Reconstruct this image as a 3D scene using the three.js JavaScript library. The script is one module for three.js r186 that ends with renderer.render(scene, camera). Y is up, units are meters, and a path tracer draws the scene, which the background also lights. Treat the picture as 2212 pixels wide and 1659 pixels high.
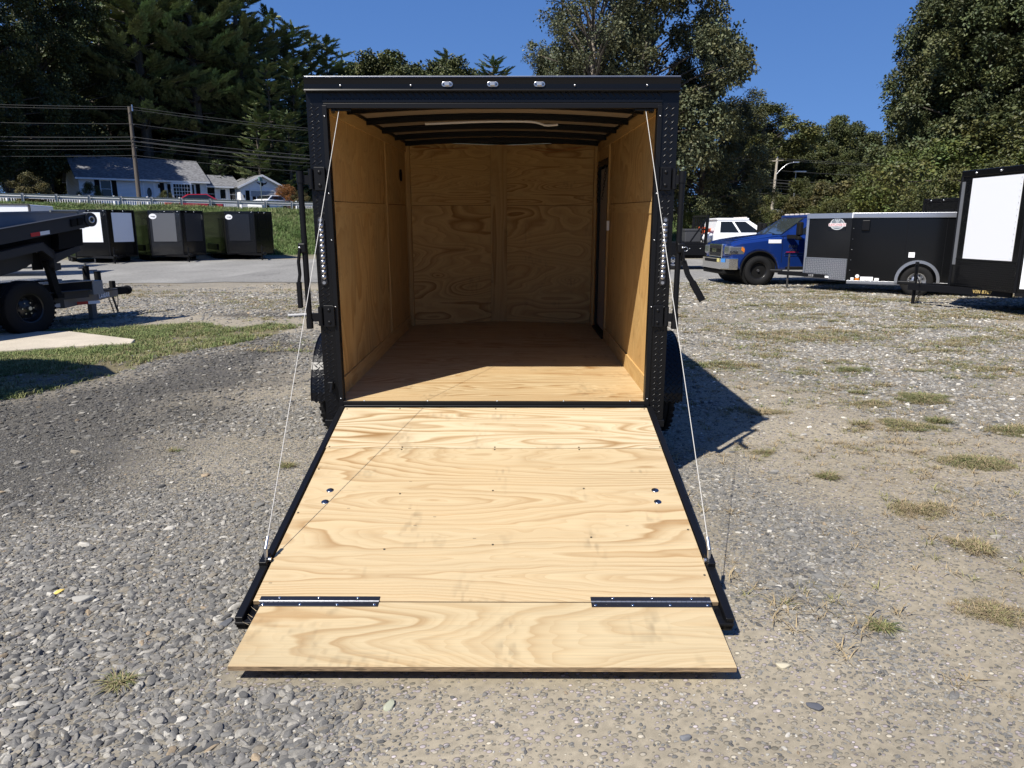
import * as THREE from 'three';
import { mergeGeometries } from 'three/addons/utils/BufferGeometryUtils.js';
import { RoundedBoxGeometry } from 'three/addons/geometries/RoundedBoxGeometry.js';
import { FontLoader } from 'three/addons/loaders/FontLoader.js';
import { TextGeometry } from 'three/addons/geometries/TextGeometry.js';

// ---------------------------------------------------------------- camera, sky, sun, exposure
const scene = new THREE.Scene();
const camera = new THREE.PerspectiveCamera(56.62, 4 / 3, 0.05, 1200);
camera.position.set(0, 1.58, 0);
camera.rotation.set(-12.4 * Math.PI / 180, 0, 0);
const SUN = new THREE.Vector3(-0.505, 1, 0.625).normalize();
const sky = (() => {
  const W = 512, H = 256, d = new Float32Array(W * H * 4);
  for (let j = 0; j < H; j++) for (let i = 0; i < W; i++) {
    const e = ((j + 0.5) / H - 0.5) * Math.PI, a = ((i + 0.5) / W - 0.5) * 2 * Math.PI;
    const y = Math.sin(e), x = Math.cos(a) * Math.cos(e), z = Math.sin(a) * Math.cos(e);
    const h = Math.exp(-Math.max(0, y) * 3.6), c = x * SUN.x + y * SUN.y + z * SUN.z;
    const g = 0.16 * Math.pow(Math.max(0, c), 10) + 0.5 * Math.pow(Math.max(0, c), 90), o = (j * W + i) * 4;
    d[o] = 0.022 + 0.105 * h + g; d[o + 1] = 0.076 + 0.19 * h + g * 0.95; d[o + 2] = 0.265 + 0.29 * h + g * 0.85; d[o + 3] = 1;
    if (y < 0) { d[o] = 0.10; d[o + 1] = 0.10; d[o + 2] = 0.09; }
  }
  const t = new THREE.DataTexture(d, W, H, THREE.RGBAFormat, THREE.FloatType);
  t.mapping = THREE.EquirectangularReflectionMapping; t.magFilter = THREE.LinearFilter; t.needsUpdate = true;
  return t;
})();
scene.background = sky; scene.environment = sky;
const sun = new THREE.DirectionalLight(new THREE.Color(1, 0.945, 0.86), 5);
sun.target.position.set(0, 0, -25); sun.position.copy(SUN).multiplyScalar(120).add(sun.target.position);
sun.castShadow = true; sun.shadow.mapSize.set(4096, 4096);
Object.assign(sun.shadow.camera, { left: -60, right: 60, top: 60, bottom: -60, near: 1, far: 300 });
scene.add(sun, sun.target);
const renderer = new THREE.WebGLRenderer({ antialias: true });
renderer.shadowMap.enabled = true;
renderer.toneMapping = THREE.LinearToneMapping;
renderer.toneMappingExposure = 1.5;

// ---------------------------------------------------------------- helpers
const PI = Math.PI, RAD = PI / 180;
function rng(s) { return () => { s = (s + 0x6d2b79f5) | 0; let t = Math.imul(s ^ (s >>> 15), 1 | s); t = (t + Math.imul(t ^ (t >>> 7), 61 | t)) ^ t; return ((t ^ (t >>> 14)) >>> 0) / 4294967296; }; }
const hash2 = (x, y, s) => { let h = Math.imul(x | 0, 374761393) + Math.imul(y | 0, 668265263) + Math.imul(s | 0, 1274126177); h = Math.imul(h ^ (h >>> 13), 1274126177); return ((h ^ (h >>> 16)) >>> 0) / 4294967296; };
function vn(x, y, s = 0) {
  const ix = Math.floor(x), iy = Math.floor(y), fx = x - ix, fy = y - iy, u = fx * fx * (3 - 2 * fx), v = fy * fy * (3 - 2 * fy);
  const a = hash2(ix, iy, s), b = hash2(ix + 1, iy, s), c = hash2(ix, iy + 1, s), e = hash2(ix + 1, iy + 1, s);
  return a + (b - a) * u + (c - a + (a - b - c + e) * u) * v;
}
const fbm = (x, y, s = 0, n = 4) => { let t = 0, a = 0.5, m = 0; for (let i = 0; i < n; i++) { t += a * vn(x, y, s + i * 17); m += a; x *= 2.03; y *= 2.03; a *= 0.5; } return t / m; };
const clamp = (x, a = 0, b = 1) => Math.min(b, Math.max(a, x)), mix = (a, b, t) => a + (b - a) * t;
const sstep = (a, b, x) => { const t = clamp((x - a) / (b - a)); return t * t * (3 - 2 * t); };
const C = (r, g, b) => new THREE.Color().setRGB(r, g, b);
const names = {};
function numbered(n) { const k = names[n] = (names[n] ?? -1) + 1; return k ? n + '_' + String(k).padStart(3, '0') : n; }
function tag(o, label, category, group, kind) { const u = o.userData = {}; if (label) u.label = label; if (category) u.category = category; if (group) u.group = group; if (kind) u.kind = kind; return o; }
function thing(name, label, category, pos = [0, 0, 0], ry = 0, group) {
  const o = new THREE.Group(); o.name = numbered(name); o.position.set(...pos); o.rotation.y = ry; scene.add(o); return tag(o, label, category, group);
}
const clean = (g) => { g = g.index ? g.toNonIndexed() : g; for (const k of Object.keys(g.attributes)) if (!['position', 'normal', 'uv'].includes(k)) g.deleteAttribute(k); if (!g.attributes.uv) g.setAttribute('uv', new THREE.BufferAttribute(new Float32Array(g.attributes.position.count * 2), 2)); return g; };
const merge = (gs) => gs.length === 1 ? gs[0] : mergeGeometries(gs.map(clean));
function part(parent, name, gs, mat, label) {
  const m = new THREE.Mesh(merge([].concat(gs)), mat); m.name = name; m.castShadow = m.receiveShadow = true; parent.add(m); if (label) m.userData.label = label; return m;
}
function solo(name, gs, mat, label, category, group, kind) { const m = part(scene, numbered(name), gs, mat); return tag(m, label, category, group, kind); }
function inst(parent, name, g, mat, mats, cols) {
  const m = new THREE.InstancedMesh(g, mat, mats.length); mats.forEach((x, i) => m.setMatrixAt(i, x)); if (cols) cols.forEach((c, i) => m.setColorAt(i, c));
  m.name = name; m.castShadow = m.receiveShadow = true; parent.add(m); m.userData.kind = 'stuff'; return m;
}
const mt = (x, y, z, rx = 0, ry = 0, rz = 0, sx = 1, sy = sx, sz = sx) => new THREE.Matrix4().compose(new THREE.Vector3(x, y, z), new THREE.Quaternion().setFromEuler(new THREE.Euler(rx, ry, rz, 'YXZ')), new THREE.Vector3(sx, sy, sz));
const box = (w, h, d, x = 0, y = 0, z = 0, rx = 0, ry = 0, rz = 0) => new THREE.BoxGeometry(w, h, d).applyMatrix4(mt(x, y, z, rx, ry, rz));
const rbox = (w, h, d, x = 0, y = 0, z = 0, r = 0.005, rx = 0, ry = 0, rz = 0) => new RoundedBoxGeometry(w, h, d, 2, Math.min(r, w / 2.01, h / 2.01, d / 2.01)).applyMatrix4(mt(x, y, z, rx, ry, rz));
// box from bounds
const bb = (x0, x1, y0, y1, z0, z1) => box(Math.abs(x1 - x0), Math.abs(y1 - y0), Math.abs(z1 - z0), (x0 + x1) / 2, (y0 + y1) / 2, (z0 + z1) / 2);
const rb = (x0, x1, y0, y1, z0, z1, r = 0.004) => rbox(Math.abs(x1 - x0), Math.abs(y1 - y0), Math.abs(z1 - z0), (x0 + x1) / 2, (y0 + y1) / 2, (z0 + z1) / 2, r);
const V = (x, y, z) => new THREE.Vector3(x, y, z);
function rod(p, q, r, seg = 10, r2 = r) {
  const a = V(...p), b = V(...q), d = b.clone().sub(a), g = new THREE.CylinderGeometry(r2, r, d.length(), seg);
  return g.applyMatrix4(new THREE.Matrix4().compose(a.add(b).multiplyScalar(0.5), new THREE.Quaternion().setFromUnitVectors(V(0, 1, 0), d.normalize()), V(1, 1, 1)));
}
function beam(p, q, w, h) { // rectangular bar from p to q, h upright
  const a = V(...p), b = V(...q), d = b.clone().sub(a), l = d.length(); d.normalize();
  let up = Math.abs(d.y) > 0.95 ? V(0, 0, 1) : V(0, 1, 0); const s = new THREE.Vector3().crossVectors(up, d).normalize(); up = new THREE.Vector3().crossVectors(d, s);
  return new THREE.BoxGeometry(w, h, l).applyMatrix4(new THREE.Matrix4().makeBasis(s, up, d).setPosition(a.add(b).multiplyScalar(0.5)));
}
const tube = (pts, r, n = 24, seg = 6) => new THREE.TubeGeometry(new THREE.CatmullRomCurve3(pts.map((p) => V(...p))), n, r, seg);
// outline [[x,y],...] extruded along z from z0 to z1
function prism(pts, z0, z1, bevel = 0, holes = []) {
  const s = new THREE.Shape(pts.map((p) => new THREE.Vector2(...p))); for (const h of holes) s.holes.push(new THREE.Path(h.map((p) => new THREE.Vector2(...p))));
  const g = new THREE.ExtrudeGeometry(s, { depth: z1 - z0 - 2 * bevel, bevelEnabled: bevel > 0, bevelSize: bevel, bevelThickness: bevel, bevelOffset: -bevel, bevelSegments: 2, curveSegments: 10 });
  return g.translate(0, 0, z0 + bevel);
}
const arc = (cx, cy, r, a0, a1, n = 16) => Array.from({ length: n + 1 }, (_, i) => { const a = (a0 + (a1 - a0) * i / n) * RAD; return [cx + r * Math.cos(a), cy + r * Math.sin(a)]; });
const lathe = (pts, seg = 32) => new THREE.LatheGeometry(pts.map((p) => new THREE.Vector2(...p)), seg);
const mat = (r, g, b, rough = 0.6, metal = 0, extra = {}) => new THREE.MeshPhysicalMaterial({ color: C(r, g, b), roughness: rough, metalness: metal, side: THREE.DoubleSide, ...extra });
function dataTex(w, h, f, srgb = true, rep) {
  const d = new Uint8Array(w * h * 4), c = [0, 0, 0];
  for (let y = 0; y < h; y++) for (let x = 0; x < w; x++) { f(x, y, c); const o = (y * w + x) * 4; for (let k = 0; k < 3; k++) d[o + k] = clamp(c[k]) * 255; d[o + 3] = 255; }
  const t = new THREE.DataTexture(d, w, h); t.magFilter = THREE.LinearFilter; t.wrapS = t.wrapT = THREE.RepeatWrapping; if (srgb) t.colorSpace = THREE.SRGBColorSpace; t.needsUpdate = true; return t;
}
function canvasTex(w, h, draw) { const c = document.createElement('canvas'); c.width = w; c.height = h; const g = c.getContext('2d'); draw(g, w, h); const t = new THREE.CanvasTexture(c); t.colorSpace = THREE.SRGBColorSpace; return t; }
// measuring the photograph: a pixel of its 2212-wide view and a depth (metres ahead) or a ground height give a place
const PITCH = -12.4 * RAD;
function ray(px, py) { const x = (px - 1106) / 1540, y = -(py - 829.5) / 1540, c = Math.cos(PITCH), s = Math.sin(PITCH); return [x, y * c + s, y * s - c]; }
const at = (px, py, Z) => { const r = ray(px, py), t = -Z / r[2]; return [r[0] * t, 1.58 + r[1] * t, -Z]; };
const gp = (px, py, h = 0) => { const r = ray(px, py), t = (h - 1.58) / r[1]; return [r[0] * t, h, r[2] * t]; };
const font = await new FontLoader().loadAsync('fonts/droid/droid_sans_bold.typeface.json');
function text(s, size, depth = 0.004) { const g = new TextGeometry(s, { font, size, depth, curveSegments: 4 }); g.computeBoundingBox(); const b = g.boundingBox; return g.translate(-(b.min.x + b.max.x) / 2, -(b.min.y + b.max.y) / 2, 0); }

// shared materials
const M = {
  skin: mat(0.005, 0.0053, 0.006, 0.14, 0, { specularIntensity: 0.7 }),
  powder: mat(0.0045, 0.0047, 0.0056, 0.42, 0, { specularIntensity: 0.5 }), tread: mat(0.004, 0.0042, 0.0052, 0.26, 0, { specularIntensity: 0.6 }), glint: mat(0.07, 0.07, 0.075, 0.3, 0.8), flat: mat(0.006, 0.006, 0.006, 0.75, 0, { specularIntensity: 0.4 }),
  rubber: mat(0.009, 0.009, 0.0095, 0.8, 0, { specularIntensity: 0.5 }), rim: mat(0.009, 0.009, 0.010, 0.3), chrome: mat(0.72, 0.72, 0.72, 0.12, 1), zinc: mat(0.55, 0.56, 0.57, 0.32, 1),
  alu: mat(0.62, 0.63, 0.65, 0.3, 0.9), aluPlate: mat(0.26, 0.27, 0.29, 0.36, 0.85), white: mat(0.78, 0.79, 0.81, 0.35), whiteSkin: mat(0.82, 0.84, 0.87, 0.22, 0, { clearcoat: 0.4, clearcoatRoughness: 0.1 }),
  greyPanel: mat(0.20, 0.21, 0.24, 0.3), charcoal: mat(0.026, 0.027, 0.03, 0.5, 0, { specularIntensity: 0.6 }), darkGrey: mat(0.045, 0.046, 0.05, 0.5), glass: mat(0.01, 0.012, 0.014, 0.06, 0), red: mat(0.5, 0.015, 0.015, 0.35), amber: mat(0.6, 0.18, 0.02, 0.3),
  cable: mat(0.5, 0.49, 0.46, 0.7), rope: mat(0.5, 0.5, 0.5, 0.5, 0.5), concrete: null, wireBlack: mat(0.02, 0.02, 0.02, 0.6), orangeWire: mat(0.45, 0.16, 0.03, 0.5), bark: null,
  silverText: mat(0.45, 0.45, 0.46, 0.5), galv: mat(0.34, 0.35, 0.36, 0.5, 0.55), paleWood: mat(0.36, 0.32, 0.26, 0.85),
};
function each(parent, name, gs, m) { return gs.map((g) => part(parent, name, [g], m)); }
// a tyre with tread grooves on a rim; the axle lies along x, the outer side towards +x
function wheel(parent, x, y, z, R, w, side, rimMat, opt = {}) {
  const g = new THREE.Group(); g.name = 'wheel'; g.position.set(x, y, z); g.rotation.y = side > 0 ? 0 : PI; parent.add(g);
  const r0 = R * (opt.rim ?? 0.56), h = w / 2, lay = (q) => q.rotateZ(-PI / 2);
  const pr = [[r0 * 0.97, -h * 0.72], [r0 * 1.08, -h * 0.98], [R * 0.80, -h * 1.04], [R * 0.95, -h * 0.92], [R * 0.992, -h * 0.74]];
  for (const gx of [-0.45, 0, 0.45]) pr.push([R, h * (gx - 0.07)], [R * 0.975, h * (gx - 0.05)], [R * 0.975, h * (gx + 0.05)], [R, h * (gx + 0.07)]);
  pr.push([R * 0.992, h * 0.74], [R * 0.95, h * 0.92], [R * 0.80, h * 1.04], [r0 * 1.08, h * 0.98], [r0 * 0.97, h * 0.72]);
  const tread = []; const nb = opt.blocks ?? 36; for (let i = 0; i < nb; i++) for (const s of [-1, 1]) tread.push(box(w * 0.2, R * 0.012, R * 0.09, s * h * 0.75, R * 0.99, 0).rotateX((i + (s > 0 ? 0.5 : 0)) / nb * 2 * PI));
  part(g, 'tyre', [lay(lathe(pr, 48)), ...tread], M.rubber);
  const o = h * 0.72;
  const disc = lay(lathe([[0.0001, o * 0.55], [r0 * 0.22, o * 0.58], [r0 * 0.30, o * 0.40], [r0 * 0.52, o * 0.30], [r0 * 0.66, o * 0.05], [r0 * 0.78, -o * 0.1], [r0 * 0.84, o * 0.55], [r0 * 0.96, o * 0.95], [r0 * 1.05, o * 1.08], [r0 * 1.0, o * 1.14], [r0 * 0.9, o * 0.98], [r0 * 0.86, 0], [r0 * 0.9, -o]], 40));
  const rim = part(g, 'rim', [disc], rimMat);
  const holes = []; for (let i = 0; i < 8; i++) { const a = (i + 0.5) / 8 * 2 * PI; holes.push(new THREE.CylinderGeometry(r0 * 0.09, r0 * 0.09, 0.006, 10).rotateZ(PI / 2).translate(o * 0.16 + 0.01, r0 * 0.66 * Math.sin(a), r0 * 0.66 * Math.cos(a))); }
  each(g, 'vent_hole', holes, M.flat);
  const nuts = []; const nn = opt.nuts ?? 6; for (let i = 0; i < nn; i++) { const a = i / nn * 2 * PI; nuts.push(new THREE.CylinderGeometry(r0 * 0.045, r0 * 0.05, 0.02, 6).rotateZ(PI / 2).translate(o * 0.35 + 0.012, r0 * 0.42 * Math.sin(a), r0 * 0.42 * Math.cos(a))); }
  each(g, 'lug_nut', nuts, opt.nutMat ?? M.zinc);
  part(g, 'hub_cap', [new THREE.CylinderGeometry(r0 * 0.13, r0 * 0.17, 0.05, 16).rotateZ(-PI / 2).translate(o * 0.6 + 0.02, 0, 0)], opt.hubMat ?? M.zinc);
  return g;
}
function chain(p, q, sag, n, r = 0.004, link = 0.035) {
  const gs = [], a = V(...p), b = V(...q);
  for (let i = 0; i < n; i++) { const t = (i + 0.5) / n, c = a.clone().lerp(b, t); c.y -= sag * 4 * t * (1 - t); gs.push(new THREE.TorusGeometry(link * 0.4, r, 5, 10).scale(0.75, 1.35, 1).rotateY(i % 2 ? PI / 2 : 0).translate(c.x, c.y, c.z)); }
  return merge(gs);
}

// ---------------------------------------------------------------- terrain
const RAIL = [[-80, -26, 3.35], [-33.9, -47.6, 3.05], [-16.7, -55.7, 2.75], [10, -66, 2.55], [40, -73, 2.45], [76, -76, 2.4], [140, -73, 2.4]];
function railAt(x, z) { // signed distance beyond the guard rail and road height there
  let best = 1e9, out = [0, 0];
  for (let i = 0; i < RAIL.length - 1; i++) {
    const [ax, az, ah] = RAIL[i], [bx, bz, bh] = RAIL[i + 1], dx = bx - ax, dz = bz - az, l2 = dx * dx + dz * dz, tt = clamp(((x - ax) * dx + (z - az) * dz) / l2);
    const ex = x - ax - dx * tt, ez = z - az - dz * tt, d = Math.hypot(ex, ez);
    if (d < best) { best = d; out = [(dz * ex - dx * ez) > 0 ? d : -d, mix(ah, bh, tt)]; }
  }
  return out;
}
function ground(x, z) {
  const near = sstep(-19.5, -17, z) * (0.035 * (fbm(x * 0.6, z * 0.6, 3, 3) - 0.5) + 0.016 * (vn(x * 3, z * 3, 5) - 0.5));
  const under = sstep(2.0, 1.2, Math.abs(x)) * sstep(-7, -6.5, z) * sstep(-1.6, -2.1, z); // settled ground below the trailer and its ramp
  if (z > -17) return near * (1 - under) - 0.02 * under;
  const [s, h] = railAt(x, z);
  if (s < -15.5) return near;
  let y = h * Math.pow(clamp((s + 15.5) / 14.3), 1.15);
  if (s > 9) y += 0.05 * Math.min(s - 9, 70) + 0.5 * (vn(x * 0.1, z * 0.1, 9) - 0.5) * sstep(9, 20, s);
  else if (s < -1.5) y += 0.12 * (vn(x * 0.7, z * 0.7, 7) - 0.5) * sstep(-15.5, -13, s);
  return y;
}
const inPoly = (p, x, z) => { let c = false; for (let i = 0, j = p.length - 1; i < p.length; j = i++) { const [a, b] = p[i], [d, e] = p[j]; if ((b > z) !== (e > z) && x < (d - a) * (z - b) / (e - b) + a) c = !c; } return c; };
const toWorld = (pts) => pts.map(([x, y]) => { const g = gp(x, y); return [g[0], g[2]]; });
const GRASS = toWorld([[-260, 905], [0, 862], [165, 832], [250, 806], [330, 782], [420, 760], [560, 736], [650, 704], [560, 700], [500, 712], [430, 700], [330, 706], [215, 712], [100, 716], [-200, 722], [-400, 760]]);
const SLAB = toWorld([[-330, 775], [0, 766], [120, 757], [285, 748], [292, 740], [150, 722], [60, 723], [0, 727], [-300, 737]]);
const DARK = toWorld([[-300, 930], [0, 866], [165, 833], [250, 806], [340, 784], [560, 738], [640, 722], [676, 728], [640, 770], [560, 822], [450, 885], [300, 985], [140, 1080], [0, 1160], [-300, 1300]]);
const fine = (() => { // close packed small stones in sand; one tile is 3.2 m
  const n = 210, P = 2048, px = new Float32Array(n * n), py = new Float32Array(n * n), rr = new Float32Array(n * n), cc = new Float32Array(n * n * 3);
  for (let i = 0; i < n * n; i++) {
    const x = i % n, y = (i / n) | 0; px[i] = hash2(x, y, 1); py[i] = hash2(x, y, 2); rr[i] = hash2(x, y, 7) < 0.55 ? 0.02 : 0.24 + 0.5 * hash2(x, y, 3) ** 1.6;
    const v = hash2(x, y, 4), w = hash2(x, y, 5), l = v > 0.95 ? 0.96 : v > 0.8 ? 0.82 : v < 0.14 ? 0.56 : 0.66 + 0.12 * w; cc[i * 3] = l; cc[i * 3 + 1] = l * (0.985 - 0.015 * w); cc[i * 3 + 2] = l * (w > 0.6 ? 1.02 : 0.93);
  }
  const bump = new Uint8Array(P * P * 4);
  const map = dataTex(P, P, (X, Y, c) => {
    const u = (X + 0.5) / P * n, v = (Y + 0.5) / P * n, iu = Math.floor(u), iv = Math.floor(v); let best = 1e9, bi = 0;
    for (let b = -1; b <= 1; b++) for (let a = -1; a <= 1; a++) { const qx = (iu + a + n) % n, qy = (iv + b + n) % n, k = qy * n + qx, ex = iu + a + px[k] - u, ey = iv + b + py[k] - v, d = (ex * ex + ey * ey * 1.5) / (rr[k] * rr[k]); if (d < best) { best = d; bi = k; } }
    const per = (f, s) => vn((X / P * f), (Y / P * f), s), sandy = 0.74 + 0.1 * (hash2(X, Y, 6) - 0.5) + 0.10 * (per(160, 3) - 0.5), k = 1 - sstep(0.55, 1.0, best), h = k * Math.sqrt(Math.max(0, 1 - best * 0.8)) * rr[bi];
    const e = 1 - 0.28 * sstep(0.55, 0.85, best) * (1 - sstep(0.95, 1.5, best));
    for (let i = 0; i < 3; i++) c[i] = mix(sandy * [1, 0.965, 0.89][i], cc[bi * 3 + i], k) * e;
    const o = (Y * P + X) * 4; bump[o] = bump[o + 1] = bump[o + 2] = 255 * clamp(h + 0.06 * hash2(X, Y, 8)); bump[o + 3] = 255;
  });
  const bt = new THREE.DataTexture(bump, P, P); bt.magFilter = THREE.LinearFilter; bt.wrapS = bt.wrapT = THREE.RepeatWrapping; bt.needsUpdate = true;
  return { map, bump: bt };
})();
// how stony, how sandy, how dusty the yard is at a place
const stony = (x, z) => {
  const n = fbm(x * 0.5 + 3, z * 0.85, 61, 4), far = sstep(-5.5, -9, z);
  let s = sstep(0.34, 0.62, n) * 0.85 + 0.12;
  s += 0.6 * sstep(0.2, -0.9, x + 0.25 * (z + 2.4)) * sstep(-7, -3, z);                       // loose stones on the left
  s += 0.75 * Math.exp(-(((x - 1.42 - 0.12 * (z + 3.0)) / 0.30) ** 2)) * sstep(-5.4, -4.2, z) * sstep(-1.4, -2.0, z); // ridge right of the ramp
  s -= 0.8 * Math.exp(-(((x - 0.45) / 0.7) ** 2)) * sstep(-2.7, -2.2, z);                     // swept sand at the bottom
  s -= 0.55 * Math.exp(-(((x - 2.25 + 0.25 * (z + 4)) / 0.42) ** 2)) * sstep(-6.5, -5, z);    // worn sandy track at right
  s -= 0.30 * sstep(1.7, 2.6, x) * sstep(-8, -6, z);
  s += 0.35 * far * sstep(1, 3, x);
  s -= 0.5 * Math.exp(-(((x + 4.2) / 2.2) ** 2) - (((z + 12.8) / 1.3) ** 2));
  return clamp(s);
};
const dryness = (x, z) => sstep(1.1, 2.6, x + 0.2 * (z + 3)) * (0.55 + 0.8 * (fbm(x * 0.5, z * 0.9, 71, 3) - 0.4));
{
  const xs = [], zs = []; let v = -420, i;
  const axis = (lo, hi, a, b, step, out) => { const far = []; let d = step, p = a; while (p > lo) { d *= 1.16; p -= d; far.unshift(Math.max(p, lo)); } out.push(...far); for (p = a; p <= b + 1e-6; p += step) out.push(p); d = step; p = b; while (p < hi) { d *= 1.16; p += d; out.push(Math.min(p, hi)); } };
  axis(-420, 420, -12, 12, 0.14, xs); axis(-520, 120, -19, 0, 0.12, zs);
  const nx = xs.length, nz = zs.length, pos = new Float32Array(nx * nz * 3), uv = new Float32Array(nx * nz * 2), col = new Float32Array(nx * nz * 3), idx = [];
  for (let b = 0; b < nz; b++) for (let a = 0; a < nx; a++) {
    const o = b * nx + a, x = xs[a], z = zs[b], [s] = z < -17 ? railAt(x, z) : [-50]; pos.set([x, ground(x, z), z], o * 3); uv.set([x / 3.2 + 0.13 * Math.sin(z * 0.31), z / 3.2 + 0.11 * Math.sin(x * 0.27)], o * 2);
    let c = [0.46, 0.445, 0.41]; const n = fbm(x * 0.8, z * 1.1, 91, 3), st = stony(x, z);
    c = c.map((q, k) => mix([0.62, 0.585, 0.515][k], q, st)); const dr = clamp(dryness(x, z)); c = c.map((q, k) => mix(q, [0.59, 0.545, 0.46][k], dr * 0.8));
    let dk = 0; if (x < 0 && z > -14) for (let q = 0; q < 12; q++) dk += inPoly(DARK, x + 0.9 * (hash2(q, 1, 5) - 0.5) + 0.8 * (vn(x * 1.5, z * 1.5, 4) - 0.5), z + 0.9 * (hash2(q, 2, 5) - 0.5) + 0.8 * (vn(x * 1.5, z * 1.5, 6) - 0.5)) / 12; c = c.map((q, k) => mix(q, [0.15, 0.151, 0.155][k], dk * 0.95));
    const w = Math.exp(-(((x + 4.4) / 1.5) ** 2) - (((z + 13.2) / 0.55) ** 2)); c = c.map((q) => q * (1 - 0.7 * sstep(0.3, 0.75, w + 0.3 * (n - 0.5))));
    if (inPoly(GRASS, x, z)) c = [0.30, 0.275, 0.17];
    if (z < -13 && x > 3) { const far = sstep(-13, -19, z); c = c.map((q, k) => mix(q, [0.57, 0.53, 0.43][k], far)); }
    const gr = sstep(-17, -14, s); if (gr > 0) c = c.map((q, k) => mix(q, [0.15, 0.19, 0.06][k], gr));
    if (s > 9) c = [0.09, 0.11, 0.04];
    const f = (0.80 + 0.40 * n) * 0.86; col.set(c.map((q) => q * f), o * 3);
    if (a < nx - 1 && b < nz - 1) idx.push(o, o + nx, o + 1, o + 1, o + nx, o + nx + 1);
  }
  const g = new THREE.BufferGeometry(); g.setAttribute('position', new THREE.BufferAttribute(pos, 3)); g.setAttribute('uv', new THREE.BufferAttribute(uv, 2)); g.setAttribute('color', new THREE.BufferAttribute(col, 3)); g.setIndex(idx); g.computeVertexNormals();
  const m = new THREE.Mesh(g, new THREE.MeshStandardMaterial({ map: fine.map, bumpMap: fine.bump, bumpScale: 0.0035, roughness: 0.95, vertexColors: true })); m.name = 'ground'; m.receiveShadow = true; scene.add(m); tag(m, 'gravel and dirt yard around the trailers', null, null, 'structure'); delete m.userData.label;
}
function sheetOn(name, f, nu, nv, material, lift) { // f(u, v) -> [x, z]; laid on the terrain
  const pos = [], uv = [], idx = []; for (let j = 0; j <= nv; j++) for (let i = 0; i <= nu; i++) { const [x, z] = f(i / nu, j / nv); pos.push(x, ground(x, z) + lift, z); uv.push(x / 3.2, z / 3.2); if (i < nu && j < nv) { const o = j * (nu + 1) + i; idx.push(o, o + 1, o + nu + 1, o + 1, o + nu + 2, o + nu + 1); } }
  const g = new THREE.BufferGeometry(); g.setAttribute('position', new THREE.Float32BufferAttribute(pos, 3)); g.setAttribute('uv', new THREE.Float32BufferAttribute(uv, 2)); g.setIndex(idx); g.computeVertexNormals();
  const m = new THREE.Mesh(g, material); m.name = name; m.receiveShadow = true; scene.add(m); m.userData.kind = 'structure'; return m;
}
const asphaltTex = dataTex(1024, 1024, (x, y, c) => { const u = x / 1024, v = y / 1024, n = 0.62 + 0.16 * (fbm(u * 6, v * 3, 5, 3) - 0.5) + 0.22 * (hash2(x, y, 3) - 0.5) + 0.08 * (vn(u * 200, v * 200, 8) - 0.5), cr = Math.abs(fbm(u * 4, v * 4, 12, 4) - 0.5) < 0.004 ? 0.75 : 1; c[0] = n * cr; c[1] = n * 0.99 * cr; c[2] = n * 0.97 * cr; });
const atex = asphaltTex.clone(); atex.repeat.set(0.35, 0.35); atex.needsUpdate = true;
sheetOn('asphalt_lane', (u, v) => { const x = mix(-90, 16, u), far = -36.6 + 0.4 * Math.sin(x * 0.4), near = -20.9 - 0.012 * (x + 10) + 0.8 * (vn(x * 0.5, 2, 33) - 0.5) + 0.25 * (vn(x * 2, 9, 33) - 0.5); return [x, mix(near, far, v)]; }, 260, 40, new THREE.MeshStandardMaterial({ map: atex, color: C(0.62, 0.62, 0.60), roughness: 0.9 }), 0.012);
{
  const P = []; for (let i = 0; i < RAIL.length - 1; i++) for (let k = 0; k < 14; k++) { const t = k / 14; P.push([mix(RAIL[i][0], RAIL[i + 1][0], t), mix(RAIL[i][1], RAIL[i + 1][1], t)]); } P.push(RAIL.at(-1).slice(0, 2));
  const nrm = P.map((p, i) => { const a = P[Math.max(0, i - 1)], b = P[Math.min(P.length - 1, i + 1)], dx = b[0] - a[0], dz = b[1] - a[1], l = Math.hypot(dx, dz); return [dz / l, -dx / l]; });
  const rd = (s0, s1) => (u, v) => { const q = Math.min(P.length - 1.001, u * (P.length - 1)), i = Math.floor(q), t = q - i, s = mix(s0, s1, v); return [mix(P[i][0], P[i + 1][0], t) + s * mix(nrm[i][0], nrm[i + 1][0], t), mix(P[i][1], P[i + 1][1], t) + s * mix(nrm[i][1], nrm[i + 1][1], t)]; };
  sheetOn('road', rd(0.9, 8.6), 84, 4, new THREE.MeshStandardMaterial({ map: atex, color: C(0.3, 0.3, 0.3), roughness: 0.9 }), 0.05);
  sheetOn('road_edge_line', rd(1.5, 1.62), 84, 1, new THREE.MeshStandardMaterial({ color: C(0.7, 0.7, 0.68), roughness: 0.7 }), 0.056);
}
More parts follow.
